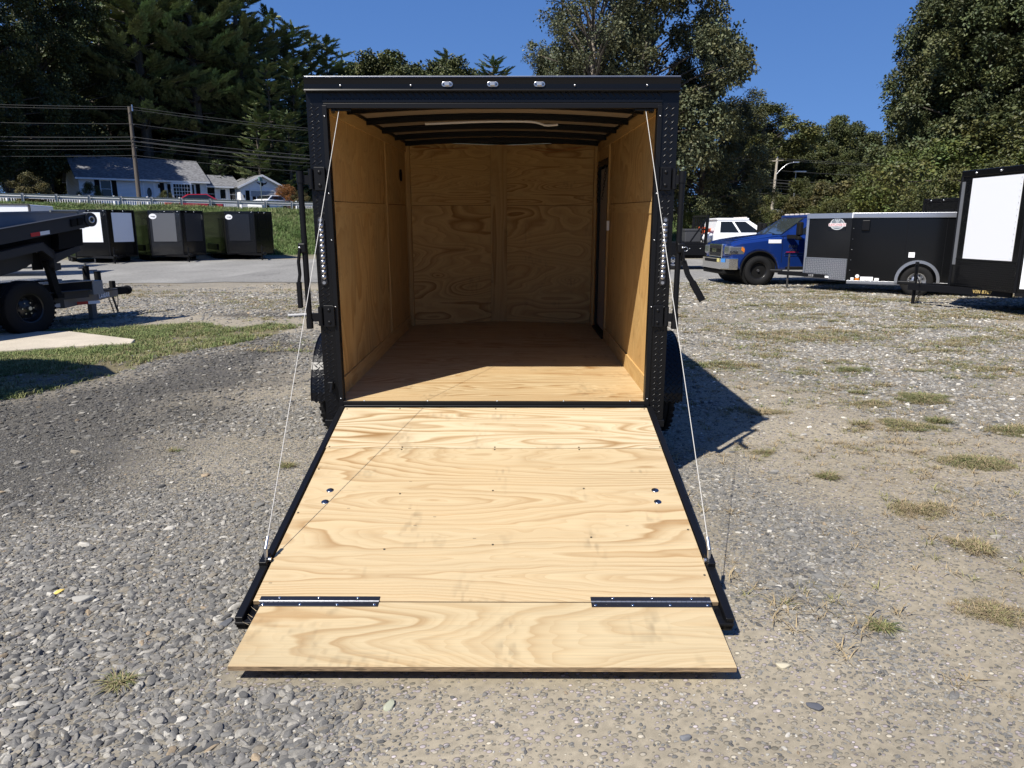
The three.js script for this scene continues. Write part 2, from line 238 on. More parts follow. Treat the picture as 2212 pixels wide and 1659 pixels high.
// concrete slab by the dump trailer
{
  const ctex = dataTex(512, 512, (x, y, c) => { const u = x / 512, v = y / 512, sp = hash2(x >> 1, y >> 1, 4) > 0.985 ? 0.75 : 1, n = (0.70 + 0.12 * (fbm(u * 5, v * 5, 2, 4) - 0.5) + 0.1 * (hash2(x, y, 9) - 0.5)) * sp; c[0] = n; c[1] = n * 0.95; c[2] = n * 0.86; });
  const cx = SLAB.reduce((a, p) => a + p[0], 0) / SLAB.length, cz = SLAB.reduce((a, p) => a + p[1], 0) / SLAB.length;
  const g = prism(SLAB.map(([x, z]) => [x - cx, -(z - cz)]), 0, 0.07, 0.012).rotateX(-PI / 2); const u = g.attributes.uv, p = g.attributes.position; for (let i = 0; i < u.count; i++) u.setXY(i, p.getX(i) * 0.5, p.getZ(i) * 0.5);
  const m = solo('concrete_slab', g, new THREE.MeshStandardMaterial({ map: ctex, roughness: 0.9 }), 'pale tan concrete slab set in the grass by the grey dump trailer', 'slab'); m.position.set(cx, -0.02, cz);
}
const lensG = lathe([[0.0001, 0.011], [0.004, 0.0112], [0.009, 0.009], [0.0125, 0.006], [0.0148, 0.004], [0.0148, 0]], 16).rotateX(PI / 2);
const lensM = new THREE.MeshPhysicalMaterial({ color: C(0.42, 0.42, 0.43), roughness: 0.22, metalness: 0.9 });

// ---------------------------------------------------------------- plywood
// grain runs along u; mw, mh in metres
function plywood(w, h, mw, mh, seed, o) {
  const { pale, dark, fx = 0.5, fy = 2.6, k = 9, slope = 0, soft = 0.5, fib = 0.1, blotch = 0.08, wob = 0.05, knots = [], specks = 0, edge = 0.85, turn = false } = o;
  const [W, H] = turn ? [mh, mw] : [mw, mh];
  return dataTex(w, h, (px, py, c) => {
    let X = (px + 0.5) / w * mw, Y = (py + 0.5) / h * mh; if (turn) [X, Y] = [Y, X];
    const wx = X + wob * (vn(X * 2.5, Y * 9, seed + 3) - 0.5), wy = Y + wob * 0.5 * (vn(X * 1.7, Y * 3, seed + 5) - 0.5);
    let f = fbm(wx * fx + 7.3, wy * fy + 1.7, seed, 3) + slope * wy + 0.012 * vn(wx * 9, wy * 40, seed + 9);
    let kn = 0;
    for (const [kx, ky, kr] of knots) { const dx = (X - kx) / 2.6, dy = Y - ky, r = Math.sqrt(dx * dx + dy * dy) / kr; f += 0.16 * Math.exp(-r * r * 0.8); kn = Math.max(kn, Math.exp(-r * r * 26)); }
    const g = f * k, s = g - Math.floor(g), ring = Math.floor(g), g2 = f * k * 2.7 + 0.6 * vn(X * 2, Y * 14, seed + 51), s2 = g2 - Math.floor(g2);
    let t = s < edge ? Math.pow(s / edge, 1 / soft) : 1 - sstep(edge, 1, s);
    t *= 0.3 + 0.7 * hash2(ring, 3, seed);
    const mask = sstep(0.25, 0.75, fbm(X * 0.9, Y * 2.6, seed + 61, 2)); t = t * (0.45 + 0.55 * mask) + 0.25 * Math.pow(s2, 2.5) * (1 - 0.6 * mask);
    const fibre = vn(X * 4, Y * 420, seed + 21) * 0.45 + vn(X * 11, Y * 900, seed + 23) * 0.35 + vn(X * 1.6, Y * 150, seed + 25) * 0.2 - 0.5, b = fbm(X * 1.3, Y * 3.2, seed + 31, 3) - 0.5;
    t = clamp(t + fibre * fib * 2.6 + b * blotch * 3 + kn * 0.6);
    const scuff = Math.max(0, vn(X * 7 + 3, Y * 5, seed + 71) - 0.72) * Math.max(0, vn(X * 60, Y * 25, seed + 73) - 0.45) * 1.1;
    const sp = (specks && hash2(Math.floor(X * 70), Math.floor(Y * 160), seed + 40) > 1 - specks ? 0.25 : 0) + scuff, lum = 1 + fibre * fib * 1.3 + b * blotch - sp;
    for (let i = 0; i < 3; i++) c[i] = mix(pale[i], dark[i], t) * lum;
  });
}
const PALE = [0.775, 0.705, 0.565], TAN = [0.635, 0.50, 0.325];
const T = {
  rampMain: plywood(1536, 1024, 1.89, 1.24, 11, { pale: [0.725, 0.65, 0.515], dark: [0.575, 0.46, 0.315], fx: 0.30, fy: 1.7, k: 34, soft: 0.42, fib: 0.13, blotch: 0.08, wob: 0.06, knots: [], specks: 0.0006 }),
  rampTop: plywood(1536, 448, 1.9, 0.505, 23, { pale: [0.765, 0.705, 0.585], dark: [0.535, 0.41, 0.26], fx: 0.5, fy: 3.2, k: 17, slope: 0.5, soft: 0.5, fib: 0.12, wob: 0.1, edge: 0.72 }),
  flap: plywood(1536, 384, 1.83, 0.39, 37, { pale: [0.725, 0.655, 0.52], dark: [0.585, 0.475, 0.33], fx: 0.4, fy: 1.9, k: 24, soft: 0.5, fib: 0.15, blotch: 0.13, wob: 0.07, knots: [] }),
  floor: plywood(1280, 1280, 2.0, 3.4, 41, { pale: [0.745, 0.665, 0.52], dark: [0.55, 0.42, 0.265], fx: 0.5, fy: 6.0, k: 16, slope: 1.1, soft: 0.8, fib: 0.12, blotch: 0.1, wob: 0.05, edge: 0.75 }),
  wallA: plywood(1024, 640, 1.95, 1.1, 53, { pale: [0.765, 0.64, 0.43], dark: [0.60, 0.465, 0.275], fx: 0.9, fy: 3.2, k: 7, soft: 0.9, fib: 0.15, blotch: 0.3, turn: true, specks: 0.0012 }),
  wallB: plywood(1024, 640, 1.95, 1.1, 67, { pale: [0.755, 0.625, 0.415], dark: [0.585, 0.445, 0.26], fx: 0.8, fy: 3.6, k: 8, soft: 0.9, fib: 0.15, blotch: 0.32, turn: true, specks: 0.0012 }),
  front: plywood(1024, 768, 0.95, 1.2, 71, { pale: [0.81, 0.675, 0.445], dark: [0.555, 0.40, 0.205], fx: 0.8, fy: 3.2, k: 15, soft: 0.8, fib: 0.1, knots: [[0.3, 0.5, 0.03]], edge: 0.8 }),
  front2: plywood(1024, 768, 0.95, 1.2, 83, { pale: [0.81, 0.675, 0.445], dark: [0.56, 0.405, 0.21], fx: 0.9, fy: 3.0, k: 14, soft: 0.8, fib: 0.1, knots: [[0.7, 0.45, 0.03]], edge: 0.8 }),
  strip: plywood(256, 1024, 0.18, 1.8, 97, { pale: [0.755, 0.625, 0.41], dark: [0.60, 0.455, 0.26], fx: 0.6, fy: 7, k: 7, soft: 0.8, fib: 0.1, turn: true }),
  board: plywood(1024, 128, 3.0, 0.1, 101, { pale: [0.755, 0.63, 0.42], dark: [0.625, 0.48, 0.285], fx: 1.2, fy: 8, k: 6, soft: 0.8, fib: 0.1 }),
  plies: dataTex(256, 32, (x, y, c) => { const l = [0.62, 0.4, 0.66, 0.42, 0.64, 0.44, 0.62][Math.min(6, Math.floor(y / 32 * 7))] * (0.85 + 0.3 * vn(x * 0.3, Math.floor(y / 32 * 7) * 3, 5)) * (vn(x * 0.09, y * 0.2, 8) > 0.8 ? 0.7 : 1); c[0] = l; c[1] = l * 0.85; c[2] = l * 0.66; }),
};
const wood = (map, rough = 0.62, extra = {}) => new THREE.MeshPhysicalMaterial({ map, roughness: rough, specularIntensity: 0.5, ...extra });
const MW = Object.fromEntries(Object.entries(T).map(([k, t]) => [k, wood(t)]));
const sixSides = (face, axis) => [0, 1, 2, 3, 4, 5].map((i) => (i >> 1) === axis ? face : MW.plies);
function sheet(parent, name, w, h, d, pos, face, axis, rot = [0, 0, 0], label, flip) {
  const g = new THREE.BoxGeometry(w, h, d); if (flip) { const u = g.attributes.uv; for (let i = 0; i < u.count; i++) u.setXY(i, flip & 1 ? 1 - u.getX(i) : u.getX(i), flip & 2 ? 1 - u.getY(i) : u.getY(i)); }
  const m = new THREE.Mesh(g, sixSides(face, axis)); m.name = name; m.position.set(...pos); m.rotation.set(rot[0], rot[1], rot[2], 'YXZ'); m.castShadow = m.receiveShadow = true; parent.add(m); if (label) m.userData.label = label; return m;
}
// raised diamond tread on a patch: rows of small domes, alternately turned
const bumpG = (() => { const g = new THREE.SphereGeometry(1, 10, 4, 0, 2 * PI, 0, PI / 2); return g.rotateX(PI / 2).scale(0.0165, 0.0042, 0.0024); })();
function treadBumps(parent, x0, x1, y0, y1, m4, step = 0.037, m = M.tread) {
  const ms = []; let j = 0;
  for (let y = y0 + step * 0.5; y < y1 - step * 0.3; y += step * 0.5, j++) { for (let x = x0 + step * (j % 2 ? 0.5 : 1.0); x < x1 - step * 0.3; x += step) ms.push(m4(x, y, j % 2 ? 0.72 : -0.72)); }
  return inst(parent, 'tread_bump', bumpG, m, ms);
}

// ---------------------------------------------------------------- the open black cargo trailer
const trailer = thing('cargo_trailer', 'large black enclosed cargo trailer in the centre, plywood lined, rear ramp lowered onto the gravel', 'trailer', [-0.114, 0.505, -4.382]);
trailer.rotation.set(1.268 * RAD, -0.253 * RAD, 0, 'YXZ');
{
  const t = trailer, G = -0.505 + 0.0;
  // shell
  for (const s of [-1, 1]) part(t, 'side_skin', [bb(s * 1.062, s * 1.072, -0.1, 1.86, -3.34, -0.035)], M.skin);
  for (const s of [-1, 1]) { part(t, 'nose_skin', [beam([s * 1.062, 0.88, -3.345], [s * 0.02, 0.88, -3.76], 0.012, 1.96)], M.skin); part(t, 'bottom_rail', [rb(s * 1.04, s * 1.078, -0.16, -0.1, -3.12, -0.04)], M.powder); }
  part(t, 'nose_corner', [rod([0, -0.1, -3.765], [0, 1.86, -3.765], 0.02)], M.powder);
  const roofPts = []; for (let i = 0; i <= 12; i++) { const x = -1.07 + 2.14 * i / 12; roofPts.push([x, 1.868 + 0.035 * (1 - x * x / 1.15)]); } for (let i = 12; i >= 0; i--) roofPts.push([roofPts[i][0], roofPts[i][1] - 0.008]);
  part(t, 'roof', [prism(roofPts, -3.35, -0.04), prism([[-1.07, 3.35], [1.07, 3.35], [0, 3.78]], 1.862, 1.87).rotateX(-PI / 2).translate(0, 0, 0)], M.whiteSkin);
  // floor in three sheets with tight joints, under frame
  for (let i = 0; i < 3; i++) { const z0 = -0.004 - i * 1.14, z1 = i < 2 ? z0 - 1.137 : -3.42; const p = sheet(t, 'floor_panel', 2.04, 0.018, z0 - z1, [0, -0.009, (z0 + z1) / 2], MW.floor, 1); const u = p.geometry.attributes.uv; for (let q = 0; q < u.count; q++) u.setY(q, (u.getY(q) + 2 - i) / 3); }
  for (const s of [-1, 1]) part(t, 'chassis_rail', [rb(s * 0.97, s * 1.02, -0.135, -0.02, -3.3, -0.02)], M.powder);
  for (let i = 0; i < 6; i++) part(t, 'cross_member', [bb(-0.97, 0.97, -0.09, -0.02, -0.3 - i * 0.55, -0.26 - i * 0.55)], M.powder);
  // rear sill with screws
  each(t, 'rear_sill', [rb(-0.952, 0.952, -0.021, 0.001, -0.006, 0.012, 0.003), rb(-0.95, 0.95, -0.05, -0.026, -0.03, 0.02, 0.006), rod([-0.945, -0.028, 0.016], [0.945, -0.028, 0.016], 0.008)], M.powder);
  each(t, 'sill_screw', [-0.82, -0.42, 0.02, 0.44, 0.86].map((x) => new THREE.SphereGeometry(0.006, 8, 6).translate(x, 0.002, 0.004)), M.zinc);
  // side walls: x = side * (1.002 - 0.0115 s - depth), s metres in from the rear
  const wall = (name, side, s0, s1, y0, y1, d0, d1, face, label, flip) => {
    const g = new THREE.BoxGeometry(d1 - d0, y1 - y0, s1 - s0), p = g.attributes.position; if (flip) { const u = g.attributes.uv; for (let i = 0; i < u.count; i++) u.setXY(i, flip & 1 ? 1 - u.getX(i) : u.getX(i), flip & 2 ? 1 - u.getY(i) : u.getY(i)); }
    for (let i = 0; i < p.count; i++) { const s = (s0 + s1) / 2 - p.getZ(i); p.setXYZ(i, side * (1.002 - 0.0115 * s - (d0 + d1) / 2) + p.getX(i), p.getY(i) + (y0 + y1) / 2, -s); }
    g.computeVertexNormals(); const m = new THREE.Mesh(g, /panel/.test(name) ? sixSides(face, 0) : face); m.name = name; m.castShadow = m.receiveShadow = true; t.add(m); if (label) m.userData.label = label; return m;
  };
  for (const s of [-1, 1]) { const e = s > 0 ? 2.2 : 1.955;
    wall('wall_panel', s, 0.02, e, 0.05, 1.155, 0, 0.006, s < 0 ? MW.wallA : MW.wallB, undefined, s < 0 ? 0 : 1);
    wall('wall_batten', s, 0.02, e - 0.012, 1.155, 1.226, 0, 0.010, MW.board);
    wall('wall_panel', s, 0.02, e, 1.229, 1.745, 0, 0.006, s < 0 ? MW.wallB : MW.wallA, undefined, 2);
    wall('wall_trim', s, 0.02, 3.04, 1.735, 1.815, 0, 0.018, MW.board);
    wall('baseboard', s, 0.02, s < 0 ? 3.05 : 2.22, 0.0, 0.112, 0, 0.018, MW.board);
  }
  wall('wall_trim', -1, 1.957, 1.99, 0.112, 1.735, 0, 0.016, MW.strip); wall('wall_panel', -1, 1.992, 3.04, 0.05, 1.224, 0, 0.006, MW.wallB); wall('wall_panel', -1, 1.992, 3.04, 1.228, 1.745, 0, 0.006, MW.wallA, undefined, 1);
  wall('corner_post', -1, 3.03, 3.09, 0, 1.8, 0.005, 0.05, MW.strip);
  // side door opening on the right
  wall('wall_trim', 1, 2.2, 2.235, 0.0, 1.735, 0, 0.02, MW.strip); wall('door_jamb', 1, 2.235, 2.285, 0.0, 1.7, 0, 0.012, MW.strip);
  wall('wall_panel', 1, 2.286, 3.0, 1.64, 1.735, 0, 0.008, MW.board); wall('door_jamb', 1, 3.0, 3.09, 0, 1.735, 0, 0.014, MW.strip); wall('corner_post', 1, 3.09, 3.17, 0, 1.8, 0, 0.04, MW.strip);
  const dx = (s, d) => 1.002 - 0.0115 * s - d;
  part(t, 'side_door', [beam([dx(2.33, -0.02), 0.8, -2.33], [dx(2.96, -0.02), 0.8, -2.96], 0.02, 1.52)], mat(0.30, 0.27, 0.24, 0.7), 'grey inner face of the side door');
  each(t, 'door_frame', [beam([dx(2.29, -0.005), 0.82, -2.305], [dx(2.31, -0.005), 0.82, -2.335], 0.03, 1.6), beam([dx(2.96, 0.0), 0.82, -2.95], [dx(2.99, 0), 0.82, -2.998], 0.03, 1.64), beam([dx(2.3, 0), 1.605, -2.29], [dx(2.98, 0), 1.605, -2.998], 0.03, 0.05), beam([dx(2.28, 0), 0.006, -2.27], [dx(3.0, 0), 0.006, -3.01], 0.07, 0.02)], M.powder);
  each(t, 'door_chain', [chain([dx(2.9, 0.02), 1.6, -2.93], [dx(2.9, 0.02), 1.25, -2.95], 0, 12, 0.0035, 0.03), chain([dx(2.55, 0.0), 1.58, -2.5], [dx(2.75, 0.0), 1.28, -2.75], 0, 11, 0.003, 0.03)], M.wireBlack);
  part(t, 'light_switch', [rb(dx(2.16, 0.008), dx(2.16, 0.03), 1.0, 1.085, -2.18, -2.13)], M.white);
  part(t, 'side_vent', [new THREE.CylinderGeometry(0.055, 0.055, 0.012, 20).rotateZ(PI / 2).translate(-dx(2.72, 0.012), 1.5, -2.72)], M.flat);
  // front wall: two shallow wings and a centre board
  const fw = (x0, z0, x1, z1, y0, y1, face, name = 'front_panel', th = 0.012) => { const dxx = x1 - x0, dzz = z1 - z0, L = Math.hypot(dxx, dzz); return sheet(t, name, L, y1 - y0, th, [(x0 + x1) / 2, (y0 + y1) / 2, (z0 + z1) / 2], face, 2, [0, -Math.atan2(dzz, dxx), 0]); };
  fw(-0.975, -3.07, -0.04, -3.40, 0, 1.222, MW.front); fw(-0.975, -3.07, -0.04, -3.40, 1.225, 1.83, MW.front2);
  fw(-0.04, -3.40, 0.975, -3.21, 0, 1.222, MW.front2); fw(-0.04, -3.40, 0.975, -3.21, 1.225, 1.83, MW.front);
  fw(-0.125, -3.355, 0.045, -3.37, 0, 1.83, MW.strip, 'centre_board');
  each(t, 'wire', [tube([[0.25, 1.8, -3.33], [0.38, 1.765, -3.3], [0.52, 1.752, -3.27], [0.7, 1.775, -3.24], [0.85, 1.80, -3.2]], 0.003), tube([[0.3, 1.8, -3.32], [0.55, 1.775, -3.26], [0.8, 1.80, -3.22]], 0.003), tube([[-0.85, 1.79, -3.07], [-0.6, 1.775, -3.17], [-0.35, 1.792, -3.27]], 0.003)], M.orangeWire);
  // ceiling between roof bows
  const curve = (x) => 1.822 + 0.04 * (1 - x * x), ceilM = mat(0.34, 0.28, 0.215, 0.65);
  const bows = [0.06, 0.64, 1.24, 1.84, 2.44, 3.03];
  const strip = (s0, s1, y0, y1, hw = 1.0) => { const top = [], bot = []; for (let i = 0; i <= 10; i++) { const x = -hw + 2 * hw * i / 10; top.push([x, curve(x) + y1]); bot.unshift([x, curve(x) + y0]); } return prism([...top, ...bot], -s1, -s0); };
  for (let i = 0; i < bows.length; i++) { part(t, 'roof_bow', [strip(bows[i] - 0.02, bows[i] + 0.02, -0.035, 0.006), strip(bows[i] - 0.045, bows[i] - 0.02, -0.002, 0.006), strip(bows[i] + 0.02, bows[i] + 0.045, -0.002, 0.006)], M.powder); part(t, 'ceiling_panel', [strip(bows[i] + 0.0, (bows[i + 1] ?? 3.45), 0.008, 0.016)], ceilM); }
  for (const s of [-1, 1]) part(t, 'top_rail', [beam([s * 0.985, 1.83, -0.03], [s * 0.95, 1.83, -3.1], 0.03, 0.035)], M.powder);
  part(t, 'conduit', [tube([[-0.56, 1.82, -1.44], [0, 1.838, -1.44], [0.3, 1.83, -1.44], [0.36, 1.81, -1.44], [0.46, 1.815, -1.45]], 0.009, 30, 8)], M.white, 'thin white conduit along the ceiling');
  // rear frame
  const trimS = [[-0.03, 1.908], [0.026, 1.908], [0.034, 1.902], [0.030, 1.892], [0.027, 1.87], [0.027, 1.846], [0.034, 1.842], [0.037, 1.836], [0.034, 1.83], [0.022, 1.83], [-0.03, 1.83]];
  part(t, 'roof_trim', [prism(trimS.map(([a, b]) => [-a, b]), -1.068, 1.072).rotateY(PI / 2)], mat(0.004, 0.0043, 0.0052, 0.25, 0, { specularIntensity: 0.55 }));
  each(t, 'trim_screw', [-0.86, -0.46, 0.47, 0.88].map((x) => new THREE.SphereGeometry(0.007, 8, 6).translate(x, 1.862, 0.03)), M.zinc);
  for (const x of [-0.253, 0.005, 0.27]) {
    const m = part(t, 'marker_light', [prism([...arc(-0.018, 0, 0.014, 90, 270, 8), ...arc(0.018, 0, 0.014, -90, 90, 8)], 0.026, 0.034, 0.002).translate(x, 1.868, 0)], M.zinc);
    const lens = new THREE.Mesh(merge([rb(-0.014, 0.014, -0.010, 0.012, 0.034, 0.046, 0.004)]), new THREE.MeshPhysicalMaterial({ color: C(0.5, 0.5, 0.5), roughness: 0.15, metalness: 0.6 })); lens.name = 'lens'; lens.position.set(x, 1.868, 0); m.add(lens);
    each(m, 'screw', [-1, 1].map((s) => new THREE.CylinderGeometry(0.004, 0.004, 0.004, 8).rotateX(PI / 2).translate(x + s * 0.021, 1.868, 0.0355)), M.flat);
  }
  part(t, 'roof_edge', [rb(-1.066, 1.070, 1.9085, 1.9135, -0.03, 0.024, 0.002)], M.alu);
  part(t, 'header', [bb(-0.975, 0.978, 1.772, 1.834, -0.035, -0.004)], M.tread);
  treadBumps(t, -0.97, 0.975, 1.80, 1.832, (x, y, a) => mt(x, y, -0.004, 0, 0, a)); part(t, 'header_lip', [beam([-0.972, 1.781, 0.002], [0.975, 1.781, 0.002], 0.016, 0.012)], M.tread); { const ms = []; for (let i = 0; i < 52; i++) ms.push(mt(-0.955 + i * 0.037, 1.789, 0.004, -0.45, 0, 0.75, 0.95)); inst(t, 'tread_bump', bumpG, M.glint, ms); }
  part(t, 'door_seal', [rb(-0.972, 0.975, 1.742, 1.772, -0.03, 0.010, 0.004)], M.powder);
  for (const s of [-1, 1]) {
    const o = s < 0 ? 0 : 0.004;
    part(t, 'rear_post', [bb(s * 0.972, s * (1.068 + o), -0.12, 1.832, -0.04, 0)], M.tread);
    treadBumps(t, s < 0 ? -1.066 : 0.985, s < 0 ? -0.985 : 1.066 + o, -0.11, 1.77, (x, y, a) => mt(x, y, 0.0, 0, 0, a));
    part(t, 'post_edge', [rb(s * 0.950, s * 0.978, -0.035, 1.76, -0.05, 0.012, 0.004)], M.powder);
    each(t, 'edge_screw', [0.02, 0.6, 1.0, 1.27, 1.70].map((y) => new THREE.SphereGeometry(0.0055, 8, 6).translate(s * 0.965, y, 0.013)), M.zinc);
    part(t, 'post_foot', [rb(s * 0.985, s * (1.075 + o), -0.165, -0.122, -0.06, 0.012, 0.003)], M.powder);
    // tail lamp strip
    const tl = part(t, 'tail_lamp', [prism([...arc(0, 0.185, 0.019, 0, 180, 10), ...arc(0, -0.185, 0.019, 180, 360, 10)], 0.003, 0.012, 0.003).translate(s * 1.025, 0.932, 0)], mat(0.02, 0.02, 0.022, 0.35));
    for (let i = 0; i < 11; i++) { const l = new THREE.Mesh(lensG, lensM); l.name = 'lamp_lens'; l.position.set(s * 1.025, 0.932 + 0.1525 - i * 0.0305, 0.012); l.castShadow = true; tl.add(l); }
    each(tl, 'screw', [-1, 1].map((q) => new THREE.CylinderGeometry(0.010, 0.011, 0.006, 12).rotateX(PI / 2).translate(s * 1.025, 0.932 + q * 0.185, 0.014)), M.zinc);
    // hinges of the lock bar
    for (const [y0, y1, x0, x1] of [[1.286, 1.42, 0.985, 1.046], [0.475, 0.61, 0.978, 1.04]]) {
      const h = part(t, 'bar_hinge', [rb(s * x0, s * x1, y0, y1, 0.002, 0.02, 0.004), rb(s * (x0 - 0.006), s * (x0 + 0.006), y0 + 0.004, y1 - 0.004, 0, 0.028, 0.003), rod([s * (x1 + 0.018), y0 + 0.01, 0.02], [s * (x1 + 0.018), y1 - 0.01, 0.02], 0.014), beam([s * (x1 + 0.02), (y0 + y1) / 2 - 0.005, 0.022], [s * 1.128, (y0 + y1) / 2 - 0.005, 0.03], 0.02, 0.05)], M.powder);
      each(h, 'bolt', [y0 + 0.03, y1 - 0.03].map((y) => new THREE.SphereGeometry(0.011, 10, 8).scale(1, 1, 0.6).translate(s * (x0 + 0.028), y, 0.021)), M.powder);
    }
    const xb = 1.123 * (s < 0 ? 1 : 0.985);
    const bar = part(t, 'lock_bar', [rod([s * xb, 0.47, 0.035], [s * xb, 1.395, 0.035], 0.017, 14), rod([s * xb, 0.47, 0.035], [s * xb, 0.53, 0.035], 0.021, 14), rod([s * xb, 1.33, 0.035], [s * xb, 1.395, 0.035], 0.021, 14)], M.powder);
    const hp = s < 0 ? [[-1.146, 0.955], [-1.160, 0.875], [-1.157, 0.80], [-1.166, 0.755], [-1.166, 0.60]] : [[1.125, 0.955], [1.137, 0.88], [1.165, 0.80], [1.195, 0.755], [1.262, 0.645]];
    const hd = new THREE.Mesh(merge([rb(Math.min(s * xb, hp[0][0]) - 0.012, Math.max(s * xb, hp[0][0]) + 0.012, 0.925, 0.985, 0.03, 0.062, 0.01), ...[0, 1, 2].map((i) => beam([...hp[i], 0.055], [...hp[i + 1], 0.055], 0.012, 0.03).rotateY(0)), beam([...hp[3], 0.055], [...hp[4], 0.055], 0.022, 0.038)]), M.powder); hd.name = 'handle'; hd.castShadow = true; bar.add(hd);
    const pv = new THREE.Mesh(new THREE.SphereGeometry(0.008, 10, 8).translate(hp[0][0], 0.958, 0.062), M.zinc); pv.name = 'pivot_bolt'; bar.add(pv);
    // wheel, fender
    wheel(t, s * 1.21, G + 0.35, -1.02, 0.345, 0.2, s, M.rim);
    const cy = G + 0.35, fp = [[0.43, -0.004], ...arc(0, 0, 0.43, 0, 180, 24), [-0.43, -0.004], [-0.42, -0.004], ...arc(0, 0, 0.42, 180, 0, 24), [0.42, -0.004]].map(([a, b]) => [a, b]);
    const f = part(t, 'fender', [prism(fp, 0, 0.255).rotateY(PI / 2).translate(s > 0 ? 1.072 : -1.327, cy, -1.02), prism([[0.436, -0.004], ...arc(0, 0, 0.436, 0, 180, 24), [-0.436, -0.004], [-0.405, -0.004], ...arc(0, 0, 0.405, 180, 0, 24), [0.405, -0.004]], 0, 0.006).rotateY(PI / 2).translate(s > 0 ? 1.327 : -1.333, cy, -1.02)], M.tread);
    const fm = []; let j = 0; for (let a = -22; a < 178; a += 3.1, j++) for (let i = 0; i < 6; i++) { const x = (s > 0 ? 1.095 : -1.305) + i * 0.039 + (j % 2 ? 0.019 : 0), A = a * RAD; const m = a < 0 ? mt(x, cy + a / 22 * 0.004, -1.02 + 0.431) : new THREE.Matrix4().makeRotationX(-A).premultiply(mt(x, cy + 0.431 * Math.sin(A), -1.02 + 0.431 * Math.cos(A))); fm.push(m.multiply(mt(0, 0, 0, 0, 0, j % 2 ? 0.75 : -0.75, 1.25))); }
    const ff = inst(f, 'tread_bump', bumpG, M.tread, fm);
  }
  part(t, 'axle', [rod([-1.1, G + 0.34, -1.02], [1.1, G + 0.34, -1.02], 0.035)], M.powder);
  part(t, 'latch', [rb(-1.04, -1.005, 0.085, 0.13, 0, 0.03, 0.006), beam([-1.015, 0.12, 0.03], [-1.02, 0.07, 0.04], 0.012, 0.015)], M.powder);
  // tongue
  part(t, 'tongue', [beam([-0.95, -0.1, -3.0], [-0.03, -0.1, -4.75], 0.07, 0.1), beam([0.95, -0.1, -3.0], [0.03, -0.1, -4.75], 0.07, 0.1)], M.powder);
  part(t, 'coupler', [rb(-0.06, 0.06, -0.09, 0.0, -5.0, -4.7, 0.02)], M.powder); part(t, 'jack', [rod([0, -0.58, -4.45], [0, 0.35, -4.45], 0.035)], M.powder);
  // spring rod at the top of the opening
  for (const s of [-1, 1]) { const gs = []; for (let i = 0; i < 3; i++) gs.push(new THREE.TorusGeometry(0.014, 0.0035, 6, 12).rotateY(PI / 2 + 0.25).translate(s * (0.925 - i * 0.008), 1.734, -0.012)); gs.push(rod([s * 0.93, 1.737, -0.012], [s * 0.82, 1.737, -0.012], 0.008), new THREE.TorusGeometry(0.012, 0.0035, 6, 12).rotateY(PI / 2 + 0.25).translate(s * 0.82, 1.737, -0.012)); part(t, 'spring_coil', gs, M.powder); }

  // ramp door
  const ramp = new THREE.Group(); ramp.name = 'ramp_door'; ramp.position.set(0.012, -0.028, 0.022); ramp.rotation.x = Math.atan2(0.366, 1.845); t.add(ramp);
  sheet(ramp, 'ramp_panel', 1.895, 0.016, 0.503, [0.0, -0.008, 0.02 + 0.2515], MW.rampTop, 1); sheet(ramp, 'ramp_panel', 1.89, 0.018, 1.237, [0.002, -0.009, 0.527 + 0.6185], MW.rampMain, 1);
  for (const s of [-1, 1]) { each(ramp, 'frame_bar', [rb(s * 0.952, s * 0.985, -0.05, 0.004, 0.0, 1.862, 0.004), rb(s * 0.90, s * 0.952, -0.05, -0.02, 0.0, 1.862, 0.004)], M.powder); }
  each(ramp, 'frame_bar', [rb(-0.985, 0.985, -0.05, -0.022, 1.825, 1.862, 0.004), rb(-0.95, 0.95, -0.045, -0.02, 1.78, 1.825, 0.004), rb(-0.985, 0.985, -0.028, -0.016, 1.848, 1.87, 0.003)], M.powder);
  part(ramp, 'ramp_skin', [bb(-0.98, 0.98, -0.058, -0.051, 0, 1.86)], M.skin);
  const screws = [[-0.516, 0.515], [0.007, 0.514], [0.482, 0.514], [-0.516, 0.541], [0.007, 0.54], [0.482, 0.54], [-0.93, 0.51], [0.94, 0.51], [-0.46, 0.985], [0.009, 0.955], [0.473, 0.935], [-0.465, 1.43], [0.021, 1.395], [0.472, 1.34], [-0.93, 0.75], [-0.93, 1.15], [-0.928, 1.46], [0.93, 1.28], [0.93, 1.6], [0.9, 1.74], [-0.93, 0.04], [0.93, 0.035], [-0.6, 0.035], [0, 0.035], [0.55, 0.035]];
  each(ramp, 'screw', screws.map(([x, z]) => new THREE.CylinderGeometry(0.0052, 0.0052, 0.003, 8).translate(x, 0.0005, z)), mat(0.16, 0.14, 0.10, 0.45, 0.7));
  for (const [x, z] of [[-0.821, 0.954], [-0.822, 1.057], [0.835, 0.949], [0.83, 1.052]]) part(ramp, 'carriage_bolt', [new THREE.SphereGeometry(0.019, 16, 8, 0, 2 * PI, 0, PI / 2).scale(1, 0.28, 1).translate(x, 0.0005, z)], mat(0.25, 0.27, 0.3, 0.28, 1));
  // flap resting on the ground
  const flap = new THREE.Group(); flap.name = 'ramp_flap'; flap.position.set(0.0, 0.0, 1.768); flap.rotation.set(-0.10, 0, 0.0); ramp.add(flap);
  sheet(flap, 'flap_panel', 1.815, 0.019, 0.372, [0.004, -0.0095, 0.188], MW.flap, 1);
